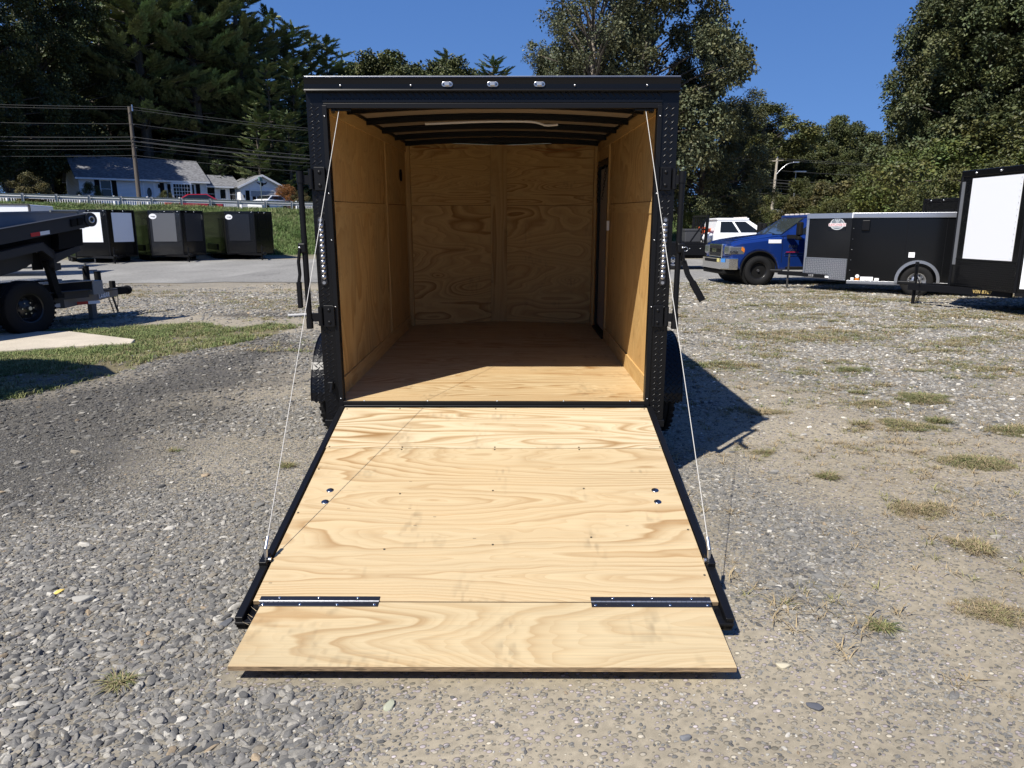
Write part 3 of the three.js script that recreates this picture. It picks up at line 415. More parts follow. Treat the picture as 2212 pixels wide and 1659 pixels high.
  const spl = []; const rs = rng(5); for (let i = 0; i < 11; i++) { const z = 0.01 + rs() * 0.33; spl.push(rod([-0.912, -0.004 - rs() * 0.008, z], [-0.918 - rs() * 0.016, 0.004 + rs() * 0.014, z - 0.01 + rs() * 0.02], 0.0012, 4, 0.0004)); } each(flap, 'splinter', spl, mat(0.5, 0.4, 0.25, 0.8));
  for (const s of [-1, 1]) {
    const h = part(ramp, 'piano_hinge', [rb(s * 0.43, s * 0.918, 0.0006, 0.0035, 1.738, 1.766, 0.001), rb(s * 0.43, s * 0.910, 0.001, 0.0038, 0.003, 0.032, 0.001).rotateX(-0.10).translate(0, 0, 1.768)], mat(0.02, 0.022, 0.03, 0.3, 0.3), 'black steel strip hinge');
    const kn = []; for (let i = 0; i < 24; i++) kn.push(rod([s * (0.43 + i * 0.0203), 0.004, 1.768], [s * (0.43 + i * 0.0203 + 0.0192), 0.004, 1.768], i % 2 ? 0.0048 : 0.0043, 8));
    const k = new THREE.Mesh(merge(kn), mat(0.32, 0.33, 0.35, 0.35, 0.9)); k.name = 'hinge_knuckle'; h.add(k);
    const sc = []; for (let i = 0; i < 3; i++) sc.push(new THREE.SphereGeometry(0.0065, 8, 6).scale(1, 0.5, 1).translate(s * (0.52 + i * 0.16), 0.004, 1.747)); for (let i = 0; i < 4; i++) sc.push(new THREE.SphereGeometry(0.0065, 8, 6).scale(1, 0.5, 1).translate(s * (0.445 + i * 0.15), 0.0066, 1.79)); each(h, 'screw', sc, M.chrome);
  }
  // cables with their end fittings, given in the trailer's axes
  const onRamp = (x, y, z) => V(x, y, z).applyEuler(ramp.rotation).add(ramp.position).toArray();
  for (const s of [-1, 1]) {
    const top = [s * 0.885, 1.736, -0.012], end = onRamp(s * 0.968, 0.055, 1.5), e2 = onRamp(s * 0.968, 0.01, 1.515), d = V(...top).sub(V(...end)).normalize(), e3 = V(...end).addScaledVector(d, 0.055).toArray();
    const c = part(t, 'cable', [rod(top, end, 0.0018, 8)], M.cable, 'thin white wire rope from header to ramp edge');
    const f = new THREE.Mesh(merge([rod(end, e3, 0.0085, 10), rod(end, e2, 0.008, 10), rod([e2[0] - 0.022, e2[1], e2[2]], [e2[0] + 0.022, e2[1], e2[2]], 0.011, 12)]), M.zinc); f.name = 'shackle'; c.add(f);
    part(ramp, 'cable_bracket', [rb(s * 0.955, s * 0.99, -0.04, 0.022, 1.48, 1.55, 0.004)], M.powder);
  }
}

// ---------------------------------------------------------------- left side: dump trailer, parked trailers, road furniture, house
{
  const t = thing('dump_trailer', 'charcoal tilt bed trailer at far left with its bed raised, coupler and chains hanging', 'trailer', [-7.16, 0, -10.55], -18 * RAD);
  const P = (s, y, off = 0) => [off, y, -s];                     // s metres forward of the near wheel, off metres right of its side
  const side = (pts, o0, o1) => prism(pts, o0, o1).rotateY(PI / 2); // outline given as (s, y)
  const steel = M.charcoal, lit = mat(0.17, 0.18, 0.20, 0.45), dark = M.flat;
  for (const off of [-0.12, -1.98]) for (const s of [0.05, -0.98]) wheel(t, off, 0.4, -s, 0.41, 0.24, off > -1 ? 1 : -1, M.rim, { nuts: 6, rim: 0.52 });
  part(t, 'axle', [rod(P(0.05, 0.4, -0.2), P(0.05, 0.4, -1.9), 0.04), rod(P(-0.98, 0.4, -0.2), P(-0.98, 0.4, -1.9), 0.04)], dark);
  // raised bed
  const line = (s) => 1.585 + 0.165 * s;
  part(t, 'bed_floor', [side([[-3.6, line(-3.6) - 0.16], [1.15, line(1.15) - 0.16], [1.15, line(1.15) - 0.1], [-3.6, line(-3.6) - 0.1]], -2.0, -0.1)], steel);
  for (const o of [0, -2.02]) part(t, 'bed_rail', [side([[-3.6, line(-3.6)], [1.22, line(1.22)], [1.22, line(1.22) - 0.2], [-3.6, line(-3.6) - 0.21]], o - 0.07, o), side([[-3.6, line(-3.6) + 0.012], [1.2, line(1.2) + 0.012], [1.2, line(1.2)], [-3.6, line(-3.6)]], o - 0.1, o + 0.02)], steel);
  part(t, 'bed_panel', [side([[-1.6, 1.70], [2.05, 1.845], [2.05, 1.79], [-1.6, 1.12]], -1.05, -1.02)], lit, 'grey steel side sheet above the rail');
  part(t, 'panel_rail', [beam(P(-1.6, 1.715, -1.03), P(2.08, 1.857, -1.03), 0.05, 0.03)], lit);
  part(t, 'side_gate', [side([[-0.34, 1.50], [-0.16, 1.53], [-0.27, 1.78], [-0.43, 1.78]], -0.5, -0.46)], dark);
  for (const [s, h] of [[0.93, 0.1], [1.05, 0.1]]) part(t, 'stake_pocket', [side([[s - 0.045, line(s) - 0.04], [s + 0.045, line(s) - 0.025], [s + 0.045, line(s) - 0.135], [s - 0.045, line(s) - 0.15]], 0, 0.03)], dark);
  part(t, 'winch_drum', [new THREE.CylinderGeometry(0.11, 0.11, 0.16, 20).rotateZ(PI / 2).translate(-0.05, 1.70, -1.25)], steel);
  part(t, 'drum_bearing', [new THREE.TorusGeometry(0.045, 0.012, 8, 18).rotateY(PI / 2).translate(0.035, 1.70, -1.25)], M.zinc);
  part(t, 'tarp_arm', [rod(P(0.9, 1.83, -0.4), P(1.4, 1.835, -0.4), 0.02), rod(P(1.4, 1.84, -0.4), P(1.41, 1.62, -0.4), 0.028)], mat(0.2, 0.21, 0.2, 0.4, 0.4));
  part(t, 'under_box', [side([[-3.5, 0.72], [0.3, 1.30], [1.05, 1.2], [1.05, line(1.05) - 0.2], [-3.5, line(-3.5) - 0.2]], -1.8, -0.22)], dark);
  part(t, 'winch_box', [side([[0.68, 1.24], [1.12, 1.3], [1.14, 1.555], [0.72, 1.53]], -0.42, -0.06), side([[0.7, 1.53], [1.16, 1.565], [1.16, 1.575], [0.7, 1.542]], -0.44, -0.03)], dark);
  part(t, 'fender', [side([[-2.6, 0.83], [0.37, 1.36], [0.37, 1.35], [-2.6, 0.815]], -0.28, 0.03), side([[-2.6, 0.82], [0.37, 1.35], [0.53, 1.21], [0.53, 1.08], [0.33, 1.24], [-2.6, 0.72]], -0.01, 0.03), side([[0.36, 1.36], [0.53, 1.22], [0.54, 0.98], [0.50, 0.98], [0.49, 1.2], [0.35, 1.34]], -0.28, 0.03)], steel);
  part(t, 'mud_flap', [side([[0.36, 1.22], [0.5, 1.2], [0.53, 0.94], [0.36, 0.94]], -0.27, -0.25)], M.rubber);
  part(t, 'rail_guard', [side([[-2.6, 0.40], [0.1, 0.95], [0.33, 1.05], [0.35, 1.22], [-2.6, 0.7]], -0.24, -0.2)], steel);
  for (const [s, y, l] of [[0.2, 1.44, 1], [0.72, 1.50, 0.8]]) { const o = s < 0.5 ? 0.0 : -0.05; part(t, 'red_reflector', [side([[s, y], [s + 0.15 * l, y + 0.02], [s + 0.15 * l, y + 0.075], [s, y + 0.055]], o, o + 0.006)], M.red); part(t, 'white_reflector', [side([[s + 0.151 * l, y + 0.02], [s + 0.31 * l, y + 0.042], [s + 0.31 * l, y + 0.096], [s + 0.151 * l, y + 0.075]], o, o + 0.006)], M.white); }
  part(t, 'cross_step', [side([[0.54, 1.16], [1.06, 1.3], [1.06, 1.22], [0.54, 1.02]], -0.32, -0.06), beam(P(1.0, 1.24, -0.1), P(1.12, 1.44, -0.1), 0.03, 0.03), side([[0.55, 0.92], [0.66, 0.94], [0.66, 1.04], [0.55, 1.02]], -0.2, -0.04)], steel);
  part(t, 'hoist_post', [beam(P(0.50, 1.08, -0.12), P(0.60, 0.52, -0.12), 0.09, 0.1), rb(-0.18, -0.06, 0.50, 0.57, -0.67, -0.55)], dark);
  // chassis
  for (const o of [0, -1.85]) part(t, 'chassis_rail', [side([[-3.4, 0.46], [1.2, 0.46], [1.2, 0.575], [-3.4, 0.62]], o - 0.22, o - 0.16), side([[-3.4, 0.615], [1.22, 0.575], [1.22, 0.585], [-3.4, 0.63]], o - 0.26, o - 0.1)], steel);
  part(t, 'lower_rail', [side([[0.40, 0.34], [0.74, 0.33], [0.74, 0.46], [0.40, 0.46]], -0.24, -0.17)], steel);
  part(t, 'white_marking', [side([[0.47, 0.352], [0.66, 0.352], [0.66, 0.41], [0.47, 0.41]], -0.168, -0.164)], mat(0.4, 0.4, 0.42, 0.5));
  for (const s of [1, -1]) part(t, 'tongue_beam', [beam(P(0.72, 0.39, -1 + s * 0.80), P(2.45, 0.42, -1 + s * 0.08), 0.06, 0.135)], mat(0.11, 0.11, 0.115, 0.5));
  { const a = V(...P(1.955, 0.412, -0.672)), g = text('LAMAR', 0.085, 0.008); const d = Math.atan2(0.72, 1.73); const m = part(t, 'lettering', [g.rotateY(PI / 2).rotateY(d)], mat(0.75, 0.75, 0.76, 0.5)); m.position.copy(a); }
  part(t, 'red_reflector', [beam(P(1.1, 0.36, -0.325), P(1.25, 0.36, -0.262), 0.008, 0.05)], M.red); part(t, 'white_reflector', [beam(P(1.255, 0.36, -0.26), P(1.42, 0.36, -0.191), 0.008, 0.05)], M.white);
  for (const o of [-0.35, -1.25]) { part(t, 'tool_box', [rb(o - 0.4, o, 0.56, 0.70, -1.45, -0.35, 0.01)], o > -1 ? dark : dark); part(t, 'box_lid', [rb(o - 0.42, o + 0.02, 0.70, 0.715, -1.48, -0.33, 0.004)], mat(0.3, 0.3, 0.3, 0.25, 0.6)); part(t, 'box_end', [rb(o - 0.4, o + 0.006, 0.47, 0.70, -1.66, -1.452, 0.006)], mat(0.25, 0.25, 0.24, 0.55)); }
  part(t, 'tongue_deck', [side([[1.2, 0.47], [2.3, 0.48], [2.3, 0.49], [1.2, 0.48]], -1.3, -0.7)], dark);
  for (const [s, o, y0, y1] of [[1.98, -1.05, 0.5, 0.90], [2.12, -0.95, 0.42, 0.80]]) part(t, 'jack_tube', [rod(P(s, y0, o), P(s, y1, o), 0.055, 16), rod(P(s, y1, o), P(s, y1 + 0.012, o), 0.06, 16)], dark);
  part(t, 'jack_handle', [rod(P(1.98, 0.9, -1.05), P(1.98, 0.96, -1.05), 0.02), rod(P(1.98, 0.95, -1.05), P(2.2, 0.965, -1.05), 0.008), rod(P(2.2, 0.965, -1.05), P(2.2, 1.03, -1.05), 0.008), rod(P(1.98, 0.88, -1.05), P(1.84, 0.885, -1.05), 0.018), rod(P(1.98, 0.83, -1.05), P(2.15, 0.835, -0.98), 0.01)], mat(0.2, 0.2, 0.2, 0.4, 0.7));
  part(t, 'jack_leg', [rb(-0.80, -0.70, 0.02, 0.36, -1.80, -1.70, 0.006), rb(-0.86, -0.64, 0.0, 0.02, -1.86, -1.64, 0.004)], mat(0.10, 0.10, 0.10, 0.5));
  part(t, 'coupler', [rb(-1.07, -0.93, 0.36, 0.50, -2.75, -2.38, 0.03), rb(-1.04, -0.96, 0.46, 0.62, -2.5, -2.42, 0.01), new THREE.SphereGeometry(0.085, 14, 10).translate(-1, 0.43, -2.78)], dark);
  for (const [dz, dx] of [[2.28, -0.86], [2.38, -0.88], [2.44, -0.93]]) part(t, 'safety_chain', [chain(P(dz - 0.12, 0.5, dx), P(dz, 0.06, dx + 0.02), -0.02, 13, 0.006, 0.04)], mat(0.06, 0.06, 0.06, 0.5, 0.6));
  part(t, 'breakaway_cable', [tube([P(2.2, 0.5, -0.9), P(2.3, 0.42, -0.86), P(2.32, 0.22, -0.85), P(2.36, 0.12, -0.86), P(2.42, 0.2, -0.88), P(2.5, 0.44, -0.94)], 0.008)], M.wireBlack);
}
// trailer parked just left of the frame, whose shadow falls on the grass island
{
  const c = V(-5.52, 0, -6.27), t = thing('parked_trailer', 'black cargo trailer beyond the left edge of the view, casting its shadow on the grass', 'trailer', [c.x, 0, c.z], -17 * RAD);
  part(t, 'body', [rb(-2.1, 0, 0.5, 2.3, 0.0, 3.6, 0.05)], M.skin); part(t, 'nose', [prism([[0, 0], [-0.5, 0.32], [-1.6, 0.32], [-2.1, 0]], 0.52, 2.3).rotateX(-PI / 2)], M.skin);
  for (const x of [-0.12, -1.98]) for (const z of [1.5, 2.3]) wheel(t, x, 0.35, z, 0.345, 0.2, x > -1 ? 1 : -1, M.rim);
  part(t, 'tongue', [beam([-0.1, 0.45, 0.2], [-1.02, 0.45, -1.3], 0.07, 0.1), beam([-2.0, 0.45, 0.2], [-1.08, 0.45, -1.3], 0.07, 0.1)], M.powder); part(t, 'jack', [rod([-1.05, 0, -1.1], [-1.05, 0.8, -1.1], 0.035)], M.powder);
}
// nose-in-front cargo trailers: apex of the nose at the origin, front towards +z
function noseTrailer(label, pos, heading, o) {
  const { W = 1.2, L = 4.4, D = 0.78, y0 = 0.36, y1 = 2.4, skin = M.skin, left, right, panelY = [0.98, 2.27], logo, tongue = true, sideDoor, roof = M.skin, tread } = o;
  const t = thing('enclosed_trailer', label, 'trailer', pos, heading, o.group);
  for (const s of [-1, 1]) part(t, 'side_skin', [bb(s * (W - 0.012), s * W, y0, y1 - 0.12, -D - L, -D)], o.sideMat ?? skin);
  part(t, 'rear_skin', [bb(-W, W, y0, y1 - 0.1, -D - L - 0.01, -D - L)], skin);
  const face = (s, a0, a1, h0, h1, out, m, name, lab) => { const g = beam([s * W * a0, (h0 + h1) / 2, -D * a0], [s * W * a1, (h0 + h1) / 2, -D * a1], 0.012, h1 - h0), n = V(s * D, 0, W).normalize().multiplyScalar(out); return part(t, name, [g.translate(n.x, 0, n.z)], m, lab); };
  for (const s of [-1, 1]) { face(s, 0, 1, y0, y1 - 0.1, 0, skin, 'nose_skin'); const m = s < 0 ? left : right; if (m) { face(s, 0.17, 0.90, panelY[0], panelY[1], 0.010, m, 'nose_panel'); } face(s, 0.0, 1.0, panelY[0] - 0.02, panelY[0] - 0.008, 0.012, M.powder, 'seam_strip'); }
  part(t, 'nose_post', [rod([0, y0, 0.002], [0, y1 - 0.1, 0.002], 0.03)], M.powder); for (const s of [-1, 1]) part(t, 'corner_post', [rod([s * W, y0, -D], [s * W, y1 - 0.1, -D], 0.028)], M.powder);
  const ring = [[0, -0.03], [W + 0.02, D], [W + 0.02, D + L + 0.02], [-W - 0.02, D + L + 0.02], [-W - 0.02, D]];
  part(t, 'roof', [prism(ring, y1 - 0.12, y1, 0.01).rotateX(-PI / 2)], roof);
  part(t, 'bottom_rail', [bb(-W - 0.01, W + 0.01, y0 - 0.06, y0, -D - L, -D)], M.powder);
  for (const x of [-0.5 * W, -0.1, 0.3, 0.6 * W]) part(t, 'marker_lamp', [new THREE.SphereGeometry(0.025, 8, 6).translate(x, y1 - 0.06, -Math.abs(x) / W * D + 0.03)], M.zinc);
  for (const s of [-1, 1]) { for (const z of [-D - L * 0.45, -D - L * 0.45 - 0.85]) wheel(t, s * (W - 0.13), 0.34, z, 0.34, 0.2, s, M.rim); part(t, 'fender', [rb(s * (W + 0.0), s * (W + 0.05), 0.5, 0.8, -D - L * 0.45 - 1.3, -D - L * 0.45 + 0.45, 0.02)], M.powder); }
  if (o.fenderFront) for (const s of [-1, 1]) wheel(t, s * (W + 0.02), 0.37, -D - 0.5, 0.37, 0.2, s, M.rim);
  if (sideDoor) part(t, 'side_door', [bb(-W - 0.012, -W - 0.002, y0 + 0.06, y1 - 0.35, -D - 1.15, -D - 0.3)], skin), part(t, 'door_trim', [bb(-W - 0.02, -W - 0.012, y0 + 0.06, y1 - 0.35, -D - 0.33, -D - 0.28), bb(-W - 0.02, -W - 0.012, y1 - 0.37, y1 - 0.33, -D - 1.15, -D - 0.28)], M.powder);
  if (logo) { const n = V(-D, 0, W).normalize(), a = 0.86, c = [-W * a + n.x * 0.02, y1 - 0.28, -D * a + n.z * 0.02]; const m = part(t, 'logo', [prism(arc(0, 0, 0.17, 0, 360, 24).map(([x, y]) => [x, y * 0.72]), 0, 0.006)], M.white); m.position.set(...c); m.rotation.y = Math.atan2(-D, W); const l = new THREE.Mesh(merge([box(0.2, 0.02, 0.004, 0.01, 0.0, 0.009), box(0.1, 0.012, 0.004, 0.05, -0.03, 0.009)]), M.darkGrey); l.name = 'script'; m.add(l); }
  if (tongue) {
    for (const s of [-1, 1]) part(t, 'tongue_beam', [beam([s * 0.75, y0 - 0.02, -0.7], [s * 0.04, y0 - 0.02, 0.98], 0.06, 0.1)], M.powder);
    part(t, 'coupler', [rb(-0.06, 0.06, y0, y0 + 0.09, 0.9, 1.2, 0.02)], M.powder); part(t, 'jack', [rod([0, 0.02, 0.82], [0, y0 + 0.35, 0.82], 0.035), rod([0, y0 + 0.35, 0.82], [0, y0 + 0.42, 0.82], 0.02), rod([0, y0 + 0.3, 0.82], [0.18, y0 + 0.3, 0.82], 0.01), rb(-0.08, 0.08, 0, 0.02, 0.74, 0.9)], M.powder);
    for (const s of [-1, 1]) part(t, 'safety_chain', [chain([s * 0.06, y0 - 0.02, 0.85], [s * 0.1, 0.03, 0.92], -0.01, 8, 0.006, 0.04)], M.powder);
  }
  return t;
}
const H3 = 38 * RAD;
noseTrailer('black V nosed trailer with two white front panels, leftmost of three in the back row', [-17.95, -0.05, -32.4], H3, { W: 1.25, left: M.whiteSkin, right: M.whiteSkin });
noseTrailer('charcoal V nosed trailer with grey front panels and oval badge, middle of three', [-15.4, -0.05, -34.0], H3, { left: mat(0.10, 0.105, 0.115, 0.3), right: mat(0.03, 0.032, 0.036, 0.3), logo: true, sideDoor: true, skin: mat(0.012, 0.0125, 0.013, 0.18, 0, { clearcoat: 0.6, clearcoatRoughness: 0.1 }), sideMat: mat(0.02, 0.02, 0.02, 0.12, 0.5) });
noseTrailer('glossy all black V nosed trailer with white oval badge, nearest the grass bank', [-12.7, -0.05, -36.0], H3, { W: 1.15, left: mat(0.012, 0.013, 0.016, 0.2), right: M.skin, logo: true, sideDoor: true, sideMat: mat(0.02, 0.02, 0.02, 0.12, 0.5) });
// white boxes behind the dump trailer
{
  const p = at(60, 470, 24), t = thing('white_camper', 'white box trailer with a roof vent behind the raised grey bed', 'trailer', [p[0] - 2.2, 0, -24], 0.25);
  part(t, 'body', [rb(-2.4, 2.4, 0.5, 2.30, -1.1, 1.1, 0.05)], M.whiteSkin); part(t, 'edge_trim', [rb(2.37, 2.43, 0.5, 2.28, 1.06, 1.12, 0.01), rb(-2.4, 2.42, 2.27, 2.31, 1.08, 1.13, 0.008)], M.darkGrey); part(t, 'roof_vent', [rod([0.3, 2.3, 0.1], [0.3, 2.42, 0.1], 0.14, 14, 0.08), rod([0.3, 2.42, 0.1], [0.3, 2.45, 0.1], 0.3, 18)], M.white); part(t, 'side_lamp', [rb(1.75, 2.0, 1.83, 1.89, 1.1, 1.12)], M.darkGrey);
  for (const x of [-0.6, 0.4]) wheel(t, x, 0.34, 1.0, 0.34, 0.2, 1, M.rim).rotation.y = -PI / 2;
  const q = at(104, 458, 29), b = thing('flat_white_trailer', 'low white covered trailer beyond the white box trailer', 'trailer', [q[0], 0, -29], 0.2);
  part(b, 'body', [rb(-1.5, 0, 0.5, 2.02, -1, 1, 0.04)], M.whiteSkin); part(b, 'trim', [rb(-1.5, 0.02, 2.0, 2.03, 0.98, 1.02), rb(-1.5, 0.02, 2.05, 2.14, -1.02, 1.02, 0.02)], M.alu); wheel(b, -0.9, 0.34, 0.9, 0.34, 0.2, 1, M.rim).rotation.y = -PI / 2;
}
// guard rail along the raised road
{
  const t = thing('guard_rail', 'long galvanised W beam guard rail on grey posts along the top of the grass bank', 'guard rail');
  const prof = [[0, 0.0], [0.055, 0.035], [0.075, 0.075], [0.02, 0.125], [0.0, 0.155], [0.02, 0.185], [0.075, 0.235], [0.055, 0.275], [0, 0.31]], back = prof.slice().reverse().map(([a, b]) => [a - 0.006, b]);
  const postG = merge([bb(-0.075, 0.075, -0.9, 0.76, -0.005, 0.005), bb(-0.08, -0.07, -0.9, 0.76, -0.055, 0.055), bb(0.07, 0.08, -0.9, 0.76, -0.055, 0.055)]);
  for (let i = 0; i < RAIL.length - 1; i++) {
    const a = V(RAIL[i][0], RAIL[i][2], RAIL[i][1]), b = V(RAIL[i + 1][0], RAIL[i + 1][2], RAIL[i + 1][1]), d = b.clone().sub(a), L = d.length(), n = Math.round(L / 1.905), yaw = Math.atan2(-d.z, d.x);
    for (let k = 0; k < n; k++) { const p = a.clone().lerp(b, k / n); if (p.x < -48 || p.x > 84) continue; const m = new THREE.Mesh(postG, M.galv); m.name = 'post'; m.position.set(p.x, p.y, p.z); m.rotation.y = yaw; m.castShadow = m.receiveShadow = true; t.add(m); }
    const k0 = Math.max(0, (-52 - a.x) / d.x), k1 = Math.min(1, (86 - a.x) / d.x), A = a.clone().lerp(b, k0), B = a.clone().lerp(b, k1), l = A.distanceTo(B), dir = B.clone().sub(A).normalize();
    const g = prism([...prof, ...back], 0, l); // shape x points to the yard side
    const side = V(-dir.z, 0, dir.x).normalize(), up = new THREE.Vector3().crossVectors(dir, side).normalize(); if (up.y < 0) up.negate();
    g.applyMatrix4(new THREE.Matrix4().makeBasis(new THREE.Vector3().crossVectors(up, dir).normalize(), up, dir).setPosition(A.x, A.y + 0.42, A.z)); const m = part(t, 'rail', [g], mat(0.5, 0.51, 0.52, 0.38, 0.6)); m.position.addScaledVector(new THREE.Vector3().crossVectors(up, dir).normalize(), 0.085);
  }
}
// utility poles, wires and street lamps on the far side of the road
const poleMat = mat(0.10, 0.085, 0.07, 0.9), wm = mat(0.05, 0.05, 0.05, 0.6);
const POLES = [[-68, -45.5, 3.3], [-31.4, -62, 3.05], [2, -77.5, 2.7], [29.9, -84.5, 2.6], [72, -88, 2.6]];
const WIRES = [[11.2, 0.22], [11.1, -0.25], [9.9, 0.1], [8.85, 0.15], [8.6, -0.1], [8.5, 0.12], [8.2, 0.12], [7.95, -0.12], [7.4, 0.14]];
{
  const drop = [0.1, 0, -0.8, -2.0, -2.2];
  POLES.forEach(([x, z, g], i) => {
    const t = thing('utility_pole', ['weathered wooden utility pole beyond the left edge of the view', 'weathered wooden utility pole standing in front of the ranch house', 'wooden utility pole hidden behind the open trailer', 'pale wooden utility pole with street lamp arm in front of the right tree line', 'wooden utility pole beyond the right trees'][i], 'utility pole', [x, g - 0.3, z]);
    const top = WIRES[0][0] + drop[i] - g + 0.35; part(t, 'shaft', [new THREE.CylinderGeometry(0.13, 0.19, top, 12).translate(0, top / 2, 0)], i === 3 ? M.paleWood : poleMat).rotation.z = i === 3 ? -0.03 : 0;
    part(t, 'insulator', [new THREE.CylinderGeometry(0.05, 0.07, 0.5, 8).translate(0.22, top - 0.1, 0)], M.zinc);
    if (i === 3) { part(t, 'cross_arm', [beam([-0.8, top - 0.35, 0], [0.9, top - 0.25, 0], 0.09, 0.11)], M.paleWood); part(t, 'lamp_arm', [tube([[0.1, top - 1.9, 0.1], [0.7, top - 1.2, 0.15], [1.4, top - 0.65, 0.2], [2.0, top - 0.5, 0.25]], 0.035)], M.alu); part(t, 'lamp_head', [rb(1.9, 2.6, top - 0.56, top - 0.42, 0.12, 0.38, 0.05)], M.alu); }
    else for (const y of [1.4, 2.4, 3.2]) part(t, 'bracket', [box(0.3, 0.08, 0.1, 0.12, top - y, 0)], M.darkGrey);
  });
  const t = thing('overhead_wires', 'bundle of dark overhead utility wires running along the road between the poles', 'wires');
  for (const [h, o] of WIRES) for (let i = 0; i < POLES.length - 1; i++) { const a = POLES[i], b = POLES[i + 1], pts = []; for (let k = 0; k <= 16; k++) { const u = k / 16; pts.push([mix(a[0], b[0], u) + o, mix(h + drop[i], h + drop[i + 1], u) - 0.9 * 4 * u * (1 - u) * 0.7, mix(a[1], b[1], u) + o]); } part(t, 'wire', [tube(pts, h > 8.3 && h < 8.9 ? 0.024 : 0.017, 32, 5)], wm); }
  const l2 = at(1716, 409, 88), s = thing('street_lamp', 'distant street lamp on a slim pole right of the utility pole with a lamp arm', 'street lamp', [l2[0], 2.6, -88]); part(s, 'pole', [rod([0, 0, 0], [0, 5.4, 0], 0.07, 8)], M.galv); part(s, 'lamp_head', [rb(-0.2, 1.2, 5.35, 5.5, -0.2, 0.2, 0.05)], M.white);
  const sg = at(567, 450, 66), q = thing('sign_post', 'green street name sign on a thin post in front of the garage', 'street sign', [sg[0], 2.6, -66]); part(q, 'post', [rod([0, 0, 0], [0, 3.3, 0], 0.04, 8)], mat(0.16, 0.2, 0.19, 0.5, 0.4)); part(q, 'sign_blade', [rb(-0.06, 0.06, 3.0, 3.35, -0.4, 0.4, 0.01)], mat(0.12, 0.22, 0.19, 0.5)); 
}
